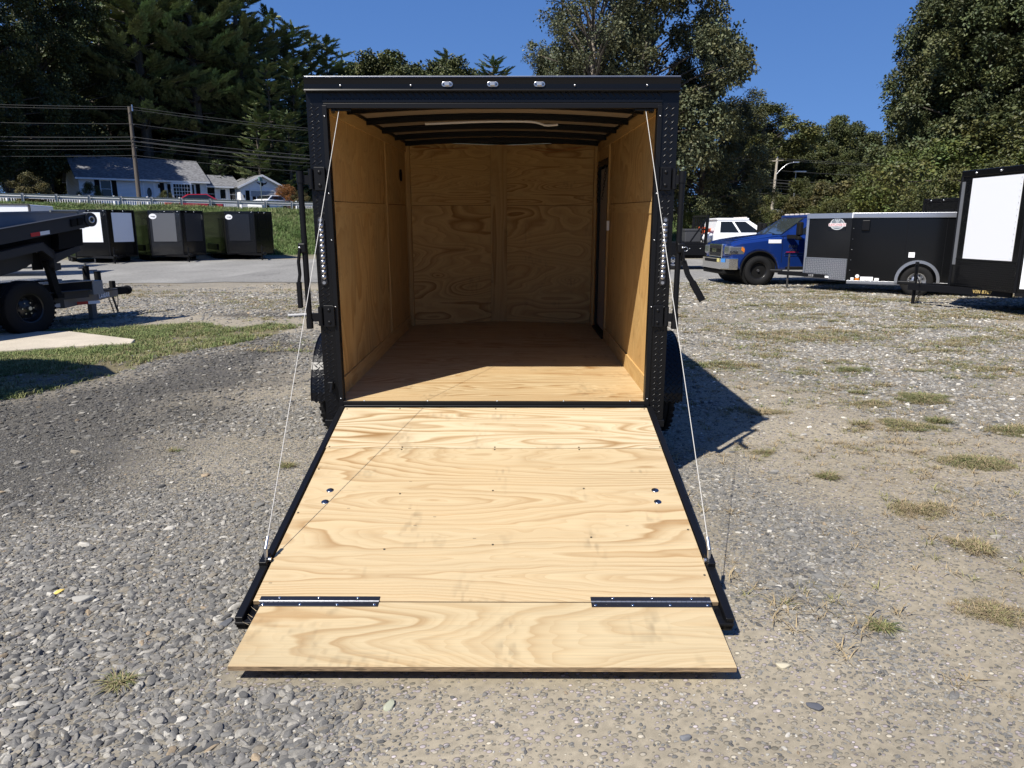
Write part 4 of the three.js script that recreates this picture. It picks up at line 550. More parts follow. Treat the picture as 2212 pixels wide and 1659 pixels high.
// house
{
  const t = thing('ranch_house', 'low white clapboard house with dark shutters and grey shingle roof beyond the road', 'house', [-41.05, 3.7, -70], 38.3 * RAD);
  const clap = dataTex(64, 256, (x, y, c) => { const k = y % 16; const v = (k < 2 ? 0.62 : 0.86 + 0.006 * k) + 0.03 * hash2(x, y, 3); c[0] = c[1] = v; c[2] = v * 1.01; }); const sid = new THREE.MeshStandardMaterial({ map: clap, roughness: 0.6 });
  const shing = dataTex(256, 256, (x, y, c) => { const row = Math.floor(y / 12), col = Math.floor((x + (row % 2) * 9) / 18), v = (y % 12 < 1 ? 0.8 : 1) * (0.33 + 0.12 * hash2(col, row, 4) + 0.05 * hash2(x, y, 5)); c[0] = v; c[1] = v * 1.01; c[2] = v * 1.04; }); const roofM = new THREE.MeshStandardMaterial({ map: shing, roughness: 0.9 });
  const uvm = (g, k = 0.5) => { const p = g.attributes.position, n = g.attributes.normal, u = g.attributes.uv; for (let i = 0; i < p.count; i++) { const ax = Math.abs(n.getX(i)) > 0.7 ? p.getZ(i) : p.getX(i), ay = Math.abs(n.getY(i)) > 0.7 ? p.getZ(i) : p.getY(i); u.setXY(i, ax * k, ay * k); } return g; };
  const wm2 = M.white, sh = M.flat;
  const gable = (name, x0, x1, z0, z1, y0, eave, ridge, along, wallM = sid) => { // along 'x' or 'z'
    const zc = (z0 + z1) / 2, xc = (x0 + x1) / 2, o = 0.35;
    if (along === 'x') {
      const w = prism([[-z0, y0], [-z0, eave], [-zc, ridge], [-z1, eave], [-z1, y0]].map(([a, b]) => [-a, b]), 0, x1 - x0).rotateY(-PI / 2); w.applyMatrix4(new THREE.Matrix4().makeTranslation(x1, 0, 0)); part(t, 'wall', [uvm(w)], wallM);
      for (const s of [1, -1]) { const ze = s > 0 ? z1 + o : z0 - o, ye = eave - o * (ridge - eave) / ((z1 - z0) / 2); const len = Math.hypot(ze - zc, ridge - ye); const r = uvm(new THREE.BoxGeometry(x1 - x0 + 0.6, 0.1, len), 0.35).rotateX(s * Math.atan2(ridge - ye, (z1 - z0) / 2 + o)).translate(xc, (ye + ridge) / 2 + 0.07, (ze + zc) / 2); part(t, 'roof', [r], roofM); part(t, 'eave_board', [box(x1 - x0 + 0.6, 0.16, 0.06, xc, ye, ze + s * 0.04)], wm2); }
    } else {
      const w = prism([[x0, y0], [x0, eave], [xc, ridge], [x1, eave], [x1, y0]], z0, z1); part(t, 'wall', [uvm(w)], wallM);
      for (const s of [1, -1]) { const xe = s > 0 ? x1 + o : x0 - o, ye = eave - o * (ridge - eave) / ((x1 - x0) / 2), len = Math.hypot(xe - xc, ridge - ye); part(t, 'roof', [uvm(new THREE.BoxGeometry(len, 0.1, z1 - z0 + 0.6), 0.35).rotateZ(-s * Math.atan2(ridge - ye, (x1 - x0) / 2 + o)).translate((xe + xc) / 2, (ye + ridge) / 2 + 0.07, (z0 + z1) / 2)], roofM); part(t, 'rake_board', [beam([xe, ye + 0.02, z1 + 0.3], [xc, ridge + 0.02, z1 + 0.3], 0.06, 0.2)], wm2); }
    }
  };
  const win = (x, w, y, h, z, nx, ny, shut = false, glassM = M.glass) => {
    const f = part(t, 'window', [bb(x - 0.07, x, y - 0.07, y + h + 0.07, z, z + 0.06), bb(x + w, x + w + 0.07, y - 0.07, y + h + 0.07, z, z + 0.06), bb(x, x + w, y + h, y + h + 0.07, z, z + 0.06), bb(x - 0.1, x + w + 0.1, y - 0.09, y, z, z + 0.09)], wm2);
    const g = new THREE.Mesh(bb(x, x + w, y, y + h, z - 0.01, z + 0.012), glassM); g.name = 'pane'; f.add(g);
    const bars = []; for (let i = 1; i < nx; i++) bars.push(bb(x + w * i / nx - 0.018, x + w * i / nx + 0.018, y, y + h, z + 0.013, z + 0.035)); for (let i = 1; i < ny; i++) bars.push(bb(x, x + w, y + h * i / ny - 0.02, y + h * i / ny + 0.02, z + 0.012, z + 0.037)); if (bars.length) { const b = new THREE.Mesh(merge(bars), wm2); b.name = 'muntin'; f.add(b); }
    if (shut) for (const sx of [x - 0.52, x + w + 0.10]) part(t, 'shutter', [bb(sx, sx + 0.42, y - 0.08, y + h + 0.08, z, z + 0.04)], sh);
  };
  gable('house', 0, 11.6, -8, 0, -0.8, 2.6, 4.75, 'x');
  win(1.85, 0.85, 0.75, 1.5, 0, 1, 2, true); part(t, 'front_door', [bb(5.65, 6.5, 0.1, 2.15, 0, 0.05)], mat(0.62, 0.64, 0.68, 0.5)); part(t, 'door_frame', [bb(5.5, 5.65, 0.1, 2.3, 0, 0.07), bb(6.5, 6.65, 0.1, 2.3, 0, 0.07), bb(5.5, 6.65, 2.15, 2.3, 0, 0.075)], wm2); part(t, 'door_glass', [prism(arc(6.08, 1.25, 0.5, 0, 360, 20).map(([x, y]) => [6.08 + (x - 6.08) * 0.42, y]), 0.05, 0.06)], M.glass);
  for (const x of [5.1, 7.0]) part(t, 'wall_lamp', [rb(x - 0.07, x + 0.07, 1.75, 2.1, 0, 0.15, 0.03)], sh);
  part(t, 'bay', [prism([[7.7, 0], [8.1, 0.45], [10.0, 0.45], [10.4, 0]].map(([x, z]) => [x, -z]), 0.4, 2.3).rotateX(-PI / 2)], wm2); win(8.25, 1.6, 0.75, 1.4, 0.46, 6, 4);
  part(t, 'shutter', [bb(7.1, 7.5, 0.65, 2.25, 0, 0.04)], sh); part(t, 'shutter', [bb(10.55, 10.95, 0.65, 2.25, 0, 0.04)], sh);
  for (const s of [0, 1]) { const a = s ? [10.02, 0.43] : [8.08, 0.43], b = s ? [10.38, 0.03] : [7.72, 0.03]; part(t, 'bay_pane', [beam([mix(a[0], b[0], 0.18), 1.45, mix(a[1], b[1], 0.18) + 0.03], [mix(a[0], b[0], 0.82), 1.45, mix(a[1], b[1], 0.82) + 0.03], 0.03, 1.4)], M.glass); }
  gable('breezeway', 11.6, 15.2, -6, -1.2, -0.8, 2.25, 3.35, 'x'); win(12.0, 0.75, 0.7, 1.3, -1.2, 1, 2); part(t, 'side_door', [bb(13.2, 13.95, 0.1, 2.0, -1.2, -1.14)], wm2); part(t, 'door_glass', [bb(13.3, 13.85, 0.9, 1.85, -1.14, -1.13)], M.glass); win(14.3, 0.6, 0.7, 1.3, -1.2, 1, 2);
  gable('garage', 15.0, 19.8, -6, 0.2, -0.8, 2.15, 3.35, 'z');
  part(t, 'garage_door', [bb(16.1, 18.7, -0.4, 1.75, 0.2, 0.24)], wm2); for (let i = 0; i < 5; i++) part(t, 'garage_pane', [bb(16.25 + i * 0.5, 16.62 + i * 0.5, 0.75, 1.15, 0.24, 0.255)], M.glass); part(t, 'door_header', [bb(16.0, 18.8, 1.15, 1.72, 0.24, 0.26)], mat(0.3, 0.32, 0.36, 0.4)); part(t, 'door_frame', [bb(15.98, 16.1, -0.4, 1.85, 0.2, 0.28), bb(18.7, 18.82, -0.4, 1.85, 0.2, 0.28), bb(15.98, 18.82, 1.75, 1.87, 0.2, 0.285)], wm2);
  for (const x of [15.55, 18.95]) part(t, 'shutter', [bb(x, x + 0.4, 0.55, 1.75, 0.2, 0.24)], sh); for (const x of [15.35, 19.55]) part(t, 'wall_lamp', [rb(x - 0.06, x + 0.06, 1.0, 1.3, 0.2, 0.34, 0.03)], sh);
  part(t, 'eagle_ornament', [prism([[-0.62, 0.2], [-0.35, 0.12], [-0.12, 0.06], [-0.05, 0.16], [0.05, 0.16], [0.12, 0.06], [0.35, 0.1], [0.62, 0.28], [0.4, -0.03], [0.14, -0.08], [0.08, -0.22], [-0.08, -0.22], [-0.14, -0.08], [-0.4, 0.0]], 0.2, 0.25).translate(17.4, 2.5, 0)], sh);
  for (const x of [0.05, 11.55, 15.05]) part(t, 'downspout', [rod([x, -0.5, 0.1], [x, x > 12 ? 2.0 : 2.4, 0.1], 0.05, 8)], wm2);
}
// picket fence and cars on the road
{
  const f = thing('picket_fence', 'white picket fence along the far side of the road in front of the house', 'fence'), pg = [], rg = [];
  const run = (x0, z0, x1, z1, y0, y1) => { const L = Math.hypot(x1 - x0, z1 - z0), n = Math.round(L / 0.17); for (let i = 0; i <= n; i++) { const u = i / n; pg.push(mt(mix(x0, x1, u), mix(y0, y1, u), mix(z0, z1, u), 0, -Math.atan2(z1 - z0, x1 - x0), 0)); } for (const h of [0.25, 0.75]) rg.push(beam([x0, y0 + h, z0], [x1, y1 + h, z1], 0.04, 0.09)); const k = Math.round(L / 2.4); for (let i = 0; i <= k; i++) part(f, 'fence_post', [rb(-0.06, 0.06, -0.3, 1.05, -0.06, 0.06, 0.01).translate(mix(x0, x1, i / k), mix(y0, y1, i / k), mix(z0, z1, i / k))], M.white); };
  run(-41.5, -56.2, -23.8, -64.6, 3.15, 2.95); run(-19.6, -66.8, -15.0, -69, 2.85, 2.75);
  inst(f, 'picket', prism([[-0.035, -0.1], [0.035, -0.1], [0.045, 0.3], [0.03, 0.55], [0.05, 0.75], [0.035, 0.95], [0, 1.02], [-0.035, 0.95], [-0.05, 0.75], [-0.03, 0.55], [-0.045, 0.3]], -0.012, 0.012), M.white, pg); rg.forEach((g) => part(f, 'fence_rail', [g], M.white));
  const car = (name, label, p, ry, paint, suv) => {
    const t = thing(name, label, 'car', p, ry), h = suv ? 0.25 : 0;
    part(t, 'body', [prism([[-2.2, 0.3], [-2.25, 0.65], [-2.1, 0.85 + h * 0.6], [-1.2, 0.95 + h], [1.9, 0.98 + h], [2.15, 0.85 + h], [2.2, 0.35], ...arc(1.35, 0.33, 0.37, 0, 180, 10), ...arc(-1.4, 0.33, 0.37, 0, 180, 10)], -0.88, 0.88, 0.08)], paint);
    part(t, 'cabin', [prism([[-1.25, 0.9 + h], [-0.5, 1.38 + h], [1.0, 1.42 + h], [1.85, 0.95 + h]], -0.74, 0.74, 0.08)], paint);
    for (const s of [-1, 1]) part(t, 'side_glass', [prism([[-0.98, 0.98 + h], [-0.42, 1.32 + h], [0.95, 1.35 + h], [1.5, 1.0 + h]], s * 0.735 - 0.012, s * 0.735 + 0.012)], M.glass);
    part(t, 'windscreen', [beam([-1.1, 1.04 + h, 0], [-0.58, 1.36 + h, 0], 1.35, 0.02)], M.glass);
    for (const s of [-1, 1]) { part(t, 'headlight', [rb(-2.2, -1.95, 0.66 + h * 0.6, 0.8 + h * 0.6, s * 0.78 - 0.14, s * 0.78 + 0.1, 0.04)], M.chrome); for (const x of [-1.4, 1.35]) wheel(t, x, 0.33, s * 0.78, 0.33, 0.2, 1, M.alu).rotation.y = -s * PI / 2; }
  };
  const rc = at(420, 440, 61); car('red_car', 'bright red low car on the road behind the guard rail', [rc[0], 2.85, -61], 25 * RAD, mat(0.35, 0.008, 0.02, 0.25, 0.2, { clearcoat: 1 }));
  const wc = at(582, 440, 74); car('white_suv', 'white car parked in the driveway by the garage', [wc[0], 3.05, -74], 70 * RAD, M.whiteSkin, true);
}

{ const a = gp(622, 684), b = gp(664, 682), p = solo('white_pipe', [rod([a[0], ground(a[0], a[2]) + 0.03, a[2]], [b[0], ground(b[0], b[2]) + 0.03, b[2]], 0.028, 10)], mat(0.45, 0.45, 0.44, 0.6), 'pale pipe lying on the damp dark ground just left of the open trailer', 'pipe'); }

// ---------------------------------------------------------------- right side: cargo trailers and pickups
{
  // small wedge trailer with silver trim; forward is -z, the axle at the origin
  const t = thing('small_cargo_trailer', 'small black cargo trailer with silver trim, diamond plate nose and round red and grey badge', 'trailer', [9.95, 0, -17.75], 62.7 * RAD);
  const W = 0.78, y0 = 0.30, y1 = 1.92, N = [0.03, -2.55], S = -1.5, R = 1.25;
  for (const s of [-1, 1]) part(t, 'side_skin', [bb(s * (W - 0.012), s * W, y0, y1 - 0.1, S, R)], M.skin);
  for (const s of [-1, 1]) part(t, 'nose_skin', [beam([s * W, (y0 + y1 - 0.1) / 2, S], [s * N[0], (y0 + y1 - 0.1) / 2, N[1]], 0.012, y1 - 0.1 - y0)], M.skin);
  const nd = V(-W + N[0], 0, 0).set(W - N[0], 0, N[1] - S).normalize(), out = V(-nd.z * -1, 0, -nd.x).negate(); out.set(nd.z, 0, -nd.x); if (out.x > 0) out.negate();
  const np = (a, y, o) => [mix(-W, -N[0], a) + out.x * o, y, mix(S, N[1], a) + out.z * o];
  part(t, 'stone_guard', [beam(np(0.02, 0.55, 0.012), np(1.0, 0.55, 0.012), 0.008, 0.52)], M.aluPlate, 'silver diamond plate stone guard');
  { const ms = []; for (let j = 0; j < 11; j++) for (let i = 0; i < 22; i++) { const p = np(0.05 + i * 0.043, 0.32 + j * 0.045, 0.017); ms.push(mt(p[0], p[1], p[2], 0, Math.atan2(out.x, out.z), (i + j) % 2 ? 0.75 : -0.75, 1.3)); } inst(t.children.at(-1), 'tread_bump', bumpG, M.alu, ms); }
  part(t, 'guard_rail_lip', [beam(np(0.02, 0.815, 0.014), np(1.0, 0.815, 0.014), 0.012, 0.012)], M.alu).name = 'guard_lip';
  part(t, 'nose_post', [rod([0, y0, N[1] - 0.01], [0, y1 - 0.1, N[1] - 0.01], 0.04, 14), beam(np(0.975, 1.32, 0.01), np(1.0, 1.32, 0.01), 0.01, 0.98)], M.alu);
  const trimH = 0.12; for (const s of [-1, 1]) { part(t, 'top_trim', [rb(s * (W - 0.01), s * (W + 0.03), y1 - trimH, y1, S, R, 0.008)], M.alu); part(t, 'nose_trim', [beam([s * (W + 0.012), y1 - trimH / 2, S], [s * N[0], y1 - trimH / 2, N[1] - 0.035], 0.04, trimH)], M.alu); }
  part(t, 'trim_joint', [rb(-W - 0.034, -W + 0.0, y1 - trimH, y1 + 0.004, S - 0.012, S + 0.012, 0.003)], M.white);
  part(t, 'roof', [prism([[-W, -R], [W, -R], [W, -S], [0, -N[1]], [-W, -S]], y1 - 0.03, y1 - 0.005).rotateX(-PI / 2)], M.whiteSkin); part(t, 'rear_skin', [bb(-W, W, y0, y1 - 0.1, R - 0.01, R)], M.skin);
  part(t, 'bottom_trim', [rb(-W - 0.02, -W + 0.0, y0 - 0.06, y0 + 0.005, S, R, 0.004), bb(-W, W, y0 - 0.08, y0, S, R)], M.alu);
  part(t, 'side_marker', [rb(-W - 0.02, -W - 0.01, 1.835, 1.875, -1.22, -1.14, 0.006)], M.wireBlack);
  // badge on the nose
  { const tex = canvasTex(512, 320, (g) => { g.fillStyle = '#0b0c0e'; g.fillRect(0, 0, 512, 320); g.save(); g.beginPath(); g.ellipse(256, 160, 205, 140, 0, 0, 7); g.fillStyle = '#d8dadc'; g.fill(); g.beginPath(); g.ellipse(256, 160, 192, 127, 0, 0, 7); g.fillStyle = '#70787e'; g.fill(); g.clip(); g.fillStyle = '#aeb4b8'; for (const [a, b] of [[150, 205], [235, 285], [320, 370]]) { g.beginPath(); g.moveTo(256, 170); g.lineTo(a, 0); g.lineTo(b, 0); g.fill(); } g.restore(); g.font = 'bold 84px sans-serif'; g.textAlign = 'center'; g.textBaseline = 'middle'; g.lineWidth = 18; g.strokeStyle = '#f2f2f2'; g.strokeText('CARGOMATE', 256, 180, 490); g.fillStyle = '#a01822'; g.fillText('CARGOMATE', 256, 180, 490); g.fillStyle = '#c9cdd0'; g.fillRect(90, 236, 332, 12); });
    const b = part(t, 'badge', [new THREE.PlaneGeometry(0.52, 0.325)], new THREE.MeshStandardMaterial({ map: tex, roughness: 0.35 })); const c = np(0.32, 1.66, 0.012); b.position.set(...c); b.rotation.y = Math.atan2(out.x, out.z); }
  part(t, 'side_vent', [rb(-W - 0.05, -W, 1.50, 1.75, -1.28, -1.10, 0.02)], M.powder);
  for (let k = 0; k < 2; k++) { const z = [-0.3, 0.5][k]; part(t, 'panel_seam', [rb(-W - 0.004, -W, y0, y1 - 0.12, z - 0.006, z + 0.006, 0.002)], M.powder); }
  each(t, 'rivet', [0.55, 0.8, 1.05, 1.3, 1.55].map((y) => new THREE.SphereGeometry(0.008, 8, 6).translate(-W - 0.002, y, S + 0.05)), M.zinc);
  for (const [z, w, c] of [[-1.38, 0.07, M.white], [-1.27, 0.10, M.amber], [-1.06, 0.28, M.white], [-0.84, 0.1, M.white]]) part(t, c === M.amber ? 'marker_lamp' : 'sticker', [rb(-W - 0.012, -W, 0.315, 0.315 + (c === M.amber ? 0.05 : w > 0.2 ? 0.085 : 0.06), z - w / 2, z + w / 2, 0.003)], c);
  part(t, 'round_sticker', [new THREE.CylinderGeometry(0.045, 0.045, 0.006, 18).rotateZ(PI / 2).translate(-W - 0.006, 0.41, -1.27)], M.white); part(t, 'sticker', [rb(-W - 0.008, -W, 0.88, 1.0, -0.22, -0.09, 0.003)], M.white);
  for (const s of [-1, 1]) {
    wheel(t, s * (W + 0.14), 0.345, 0, 0.345, 0.19, s, M.alu, { hubMat: M.chrome, nuts: 5 });
    const fo = [...arc(0, 0, 0.46, -8, 188, 28), ...arc(0, 0, 0.45, 188, -8, 28)]; part(t, 'fender', [prism(fo, 0, 0.26).rotateY(PI / 2).translate(s > 0 ? W : -W - 0.26, 0.36, 0), prism([...arc(0, 0, 0.465, -8, 188, 28), ...arc(0, 0, 0.40, 188, -8, 28)], 0, 0.008).rotateY(PI / 2).translate(s > 0 ? W + 0.26 : -W - 0.268, 0.36, 0)], M.alu);
  }
  part(t, 'axle', [rod([-0.9, 0.33, 0], [0.9, 0.33, 0], 0.03)], M.powder);
  for (const s of [-1, 1]) part(t, 'tongue_beam', [beam([s * 0.7, 0.34, -1.2], [s * 0.04, 0.40, -3.2], 0.06, 0.09)], M.powder);
  part(t, 'coupler', [rb(-0.05, 0.05, 0.4, 0.48, -3.42, -3.1, 0.02)], M.powder); part(t, 'jack', [rod([-0.06, 0.02, -2.95], [-0.06, 0.85, -2.95], 0.026, 12), rod([-0.06, 0.82, -2.95], [-0.28, 0.79, -2.95], 0.009), rod([-0.06, 0.85, -2.95], [-0.06, 0.9, -2.95], 0.018), rb(-0.13, 0.01, 0, 0.02, -3.02, -2.88)], mat(0.05, 0.05, 0.05, 0.5, 0.4));
  { const g = text('113194', 0.055, 0.002), m = part(t, 'chalk_number', [g.rotateY(-PI / 2 + 0.29)], M.silverText); m.position.set(-0.365, 0.372, -2.3); }
  part(t, 'sticker', [rb(-0.49, -0.47, 0.33, 0.38, -2.02, -1.88, 0.002)], M.white);
}
// tall black trailer with the big white nose panel at the right edge
{
  const t = noseTrailer('tall black diamond plate trailer with one large white nose panel at the right edge', [8.9, -0.1, -14.6], 0, { W: 1.28, D: 1.15, L: 4.6, y0: 0.52, y1: 2.76, panelY: [1.08, 2.6], right: M.whiteSkin, tongue: false });
  t.rotation.y = PI + 53 * RAD; // local +z points to (-0.8, -0.6)
  const D = 1.15, W = 1.28, n = V(D, 0, W).normalize();
  const fp = (a, y, o) => [W * a + n.x * o, y, -D * a + n.z * o], yaw = Math.atan2(n.x, n.z);
  part(t, 'silver_corner', [beam(fp(-0.0, 1.75, 0.014), fp(0.06, 1.75, 0.014), 0.01, 1.6)], mat(0.25, 0.26, 0.28, 0.35, 0.5), 'grey metal strip on the nose edge');
  const ms = []; for (let j = 0; j < 52; j++) for (let i = 0; i < 6; i++) { const p = fp(0.075 + i * 0.016, 0.56 + j * 0.042, 0.012); ms.push(mt(...p, 0, yaw, (i + j) % 2 ? 0.75 : -0.75, 1.35)); } for (let j = 0; j < 13; j++) for (let i = 0; i < 50; i++) { const p = fp(0.18 + i * 0.0165, 0.555 + j * 0.04, 0.012); ms.push(mt(...p, 0, yaw, (i + j) % 2 ? 0.75 : -0.75, 1.3)); }
  inst(t, 'tread_bump', bumpG, M.tread, ms);
  each(t, 'rivet', Array.from({ length: 14 }, (_, i) => { const p = fp(0.885, 1.12 + i * 0.11, 0.02); return new THREE.SphereGeometry(0.008, 6, 5).translate(...p); }), M.zinc);
  part(t, 'side_panel', [bb(W, W + 0.012, 0.6, 1.32, -D - 2.4, -D - 0.06)], M.whiteSkin);
  for (const s of [-1, 1]) part(t, 'tongue_beam', [beam([s * 0.9, 0.47, -1.1], [s * 0.04, 0.47, 0.72], 0.07, 0.13)], M.powder);
  part(t, 'coupler', [rb(-0.06, 0.06, 0.5, 0.58, 0.6, 0.95, 0.02)], M.powder); part(t, 'jack', [rod([0, 0.1, 0.62], [0, 0.98, 0.62], 0.035), rod([0, 0.93, 0.62], [0.24, 0.95, 0.62], 0.01), rod([0, 0.75, 0.62], [0.25, 0.55, 0.5], 0.012), rb(-0.08, 0.08, 0.08, 0.1, 0.54, 0.7)], M.powder); for (const s of [-1, 1]) part(t, 'safety_chain', [chain([s * 0.08, 0.45, 0.5], [s * 0.14, 0.12, 0.55], -0.01, 9, 0.006, 0.04)], M.powder);
  { const m = part(t, 'chalk_number', [text('VIN 8707', 0.06, 0.002).rotateY(PI / 2 - 0.44)], mat(0.45, 0.33, 0.12, 0.7)); m.position.set(0.72, 0.475, -0.62); }
}
noseTrailer('dark trailer roof showing above the silver trimmed trailer, in front of the trees', [14.3, -0.1, -25.5], PI + 60 * RAD, { W: 1.25, D: 1.0, L: 4.5, y0: 0.45, y1: 2.62, left: M.powder, right: M.powder });
noseTrailer('black trailer coupler with hanging chains poking in at the lower right edge', [9.75, -0.1, -11.35], PI + 60 * RAD, { W: 1.25, D: 0.9, L: 4.0, y0: 0.5, y1: 2.6 });
// pickups; forward is -x, the near front wheel stands at the origin
function pickup(label, pos, ry, paint, o) {
  const t = thing('pickup_truck', label, 'pickup truck', pos, ry), WD = 2.0, wb = o.wb ?? 3.8, bedEnd = wb + (o.rear ?? 1.15), cabEnd = o.cabEnd ?? 2.75;
  const arch = (x) => arc(x, 0.42, 0.51, 0, 180, 16);
  const endX = o.flatbed ? cabEnd + 0.02 : bedEnd;
  part(t, 'body', [prism([[-0.80, 0.60], [-0.86, 0.98], [-0.80, 1.13], [-0.55, 1.20], [0.0, 1.265], [0.62, 1.335], [1.3, 1.36], [endX, 1.36], [endX, 0.56], ...(o.flatbed ? [] : arch(wb)), ...arch(0).map(([x, y]) => [x, y])], -WD, 0, 0.07)], paint);
  part(t, 'underbody', [bb(-0.7, bedEnd - 0.1, 0.42, 0.6, -WD + 0.35, -0.35)], M.flat); for (const x of o.flatbed ? [0] : [0, wb]) part(t, 'wheel_well', [rod([x, 0.44, -WD + 0.06], [x, 0.44, -0.06], 0.5, 24)], M.flat);
  part(t, 'hood', [prism([[-0.78, 1.06], [-0.80, 1.13], [-0.68, 1.20], [-0.5, 1.24], [0.0, 1.315], [0.60, 1.38], [0.66, 1.3]], -WD + 0.10, -0.10, 0.11), prism([[-0.6, 1.18], [-0.5, 1.25], [0.0, 1.335], [0.55, 1.40], [0.6, 1.3]], -WD + 0.55, -0.55, 0.04)], paint);
  // cab with inclined sides
  const yb = 1.35, yt = 1.86, ins = 0.19, b0 = 0.60, b1 = cabEnd, t0 = 1.38, t1 = cabEnd - 0.14, vs = [[b0, yb, -0.05], [b1, yb, -0.05], [b1, yb, -WD + 0.05], [b0, yb, -WD + 0.05], [t0, yt, -ins], [t1, yt, -ins], [t1, yt, -WD + ins], [t0, yt, -WD + ins]];
  const quad = (a, b, c, d) => [a, b, c, a, c, d].flat(); const poly = (fs) => { const g = new THREE.BufferGeometry(), p = fs.flatMap((f) => quad(...f)); g.setAttribute('position', new THREE.Float32BufferAttribute(p, 3)); g.setAttribute('uv', new THREE.Float32BufferAttribute(new Float32Array(p.length / 3 * 2), 2)); g.computeVertexNormals(); return g; };
  const L = (a, b, u) => a.map((v, i) => v + (b[i] - v) * u), S = (u, w, lift = 0) => { const p = L(L(vs[0], vs[1], u), L(vs[4], vs[5], u), w); return [p[0], p[1], p[2] + lift]; };
  const S2 = (u, w) => { const p = L(L(vs[3], vs[2], u), L(vs[7], vs[6], u), w); return p; };
  part(t, 'cab', [poly([[vs[0], vs[1], vs[5], vs[4]], [vs[2], vs[3], vs[7], vs[6]], [vs[1], vs[2], vs[6], vs[5]], [vs[3], vs[0], vs[4], vs[7]]]), rbox(t1 - t0 + 0.1, 0.1, WD - 2 * ins + 0.06, (t0 + t1) / 2, yt + 0.01, -WD / 2, 0.05)], paint);
  const thick = (pts, dz) => { const f = pts, k = pts.map(([x, y, z]) => [x, y, z + dz]); return poly([[k[0], k[1], k[2], k[3]], [f[1], f[0], f[3], f[2]]]); };
  const F = (a, b) => { const p = L(L(vs[0], vs[3], a), L(vs[4], vs[7], a), b); return [p[0] - 0.014, p[1] + 0.012, p[2]]; };
  part(t, 'windscreen', [poly([[F(0.06, 0.06), F(0.94, 0.06), F(0.92, 0.93), F(0.08, 0.93)]])], mat(0.045, 0.055, 0.055, 0.05, 0, { clearcoat: 1 }));
  part(t, 'wiper', [rod(F(0.3, 0.07), F(0.62, 0.16), 0.01, 6)], M.flat);
  const splits = o.crew ? [[0.14, 0.50, 0.36], [0.54, 0.90, 0.0]] : [[0.16, 0.66, 0.42]];
  for (const [a, b, slant] of splits) for (const fn of [S, S2]) { const lo = a, hi = a + (slant ? 0.0 : 0.0), p = [fn(lo, 0.08), fn(b, 0.08), fn(b, 0.86), fn(a + 0.03, 0.86)]; const dz = fn === S ? 0.012 : -0.012; part(t, 'side_window', [poly([p.map(([x, y, z]) => [x, y, z + dz])])], M.glass); }
  for (const x of o.crew ? [0.62, 1.72, 2.72] : [0.62, 1.95]) if (x < cabEnd) part(t, 'door_seam', [rb(x - 0.005, x + 0.005, 0.62, 1.35, -0.002, 0.004, 0.001)], M.flat);
  part(t, 'running_board', [rb(0.75, cabEnd, 0.44, 0.52, -0.02, 0.14, 0.02)], M.flat); part(t, 'arch_liner', [prism([...arc(0, 0.42, 0.535, -8, 188, 22), ...arc(0, 0.42, 0.50, 188, -8, 22)], -0.02, 0.012, 0.004)], M.flat); each(t, 'side_trim', [rb(0.7, cabEnd - 0.1, 0.86, 0.885, -0.002, 0.012, 0.004), rb(0.7, cabEnd - 0.1, 0.80, 0.815, -0.002, 0.010, 0.004)], M.chrome);
  for (const x of o.crew ? [1.55, 2.6] : [1.8]) part(t, 'door_handle', [rb(x, x + 0.2, 1.16, 1.20, -0.002, 0.035, 0.012)], M.powder);
  each(t, 'cab_lamp', [0.18, 0.34, 0.5, 0.66, 0.82].map((k) => rbox(0.12, 0.05, 0.09, t0 + 0.05, yt + 0.075, -WD * k, 0.02)), mat(0.55, 0.5, 0.44, 0.3));
  for (const x of [0, wb]) for (const s of [0, 1]) wheel(t, x, 0.405, s ? -WD + 0.12 : -0.12, 0.405, 0.27, 1, o.rimMat ?? M.rim, { rim: 0.58, nuts: 8, nutMat: M.darkGrey, hubMat: M.darkGrey, blocks: 44 }).rotation.y = s ? PI / 2 : -PI / 2;
  // front end
  part(t, 'grille_surround', [rb(-0.905, -0.80, 0.74, 1.13, -1.52, -0.48, 0.03)], M.chrome); part(t, 'grille_mesh', [rb(-0.915, -0.86, 0.78, 1.09, -1.46, -0.54, 0.02)], M.flat);
  each(t, 'grille_bar', [0.81, 0.84, 0.87, 1.0, 1.03, 1.06].map((y) => rb(-0.93, -0.905, y - 0.006, y + 0.006, -1.45, -0.55, 0.003)), M.darkGrey); part(t, 'grille_emblem', [text('RAM', 0.11, 0.02).rotateY(-PI / 2).translate(-0.918, 0.937, -1.0)], M.chrome);
  for (const s of [0, 1]) { const z0 = s ? -WD + 0.03 : -0.46, z1 = s ? -1.54 : 0.005; const h = part(t, 'headlight', [rb(-0.88, -0.42, 0.83, 1.08, s ? -WD - 0.004 : -0.40, s ? -1.60 : 0.008, 0.05)], mat(0.16, 0.17, 0.18, 0.08, 0.4, { clearcoat: 1 })); if (!s) { const a = new THREE.Mesh(prism([[-0.54, 0.97], [-0.45, 0.9], [-0.44, 1.0], [-0.52, 1.06]], 0.004, 0.012), M.amber); a.name = 'turn_signal'; h.add(a); const b = new THREE.Mesh(rb(-0.86, -0.62, 0.86, 0.95, 0.004, 0.011, 0.004), M.chrome); b.name = 'reflector'; h.add(b); } }
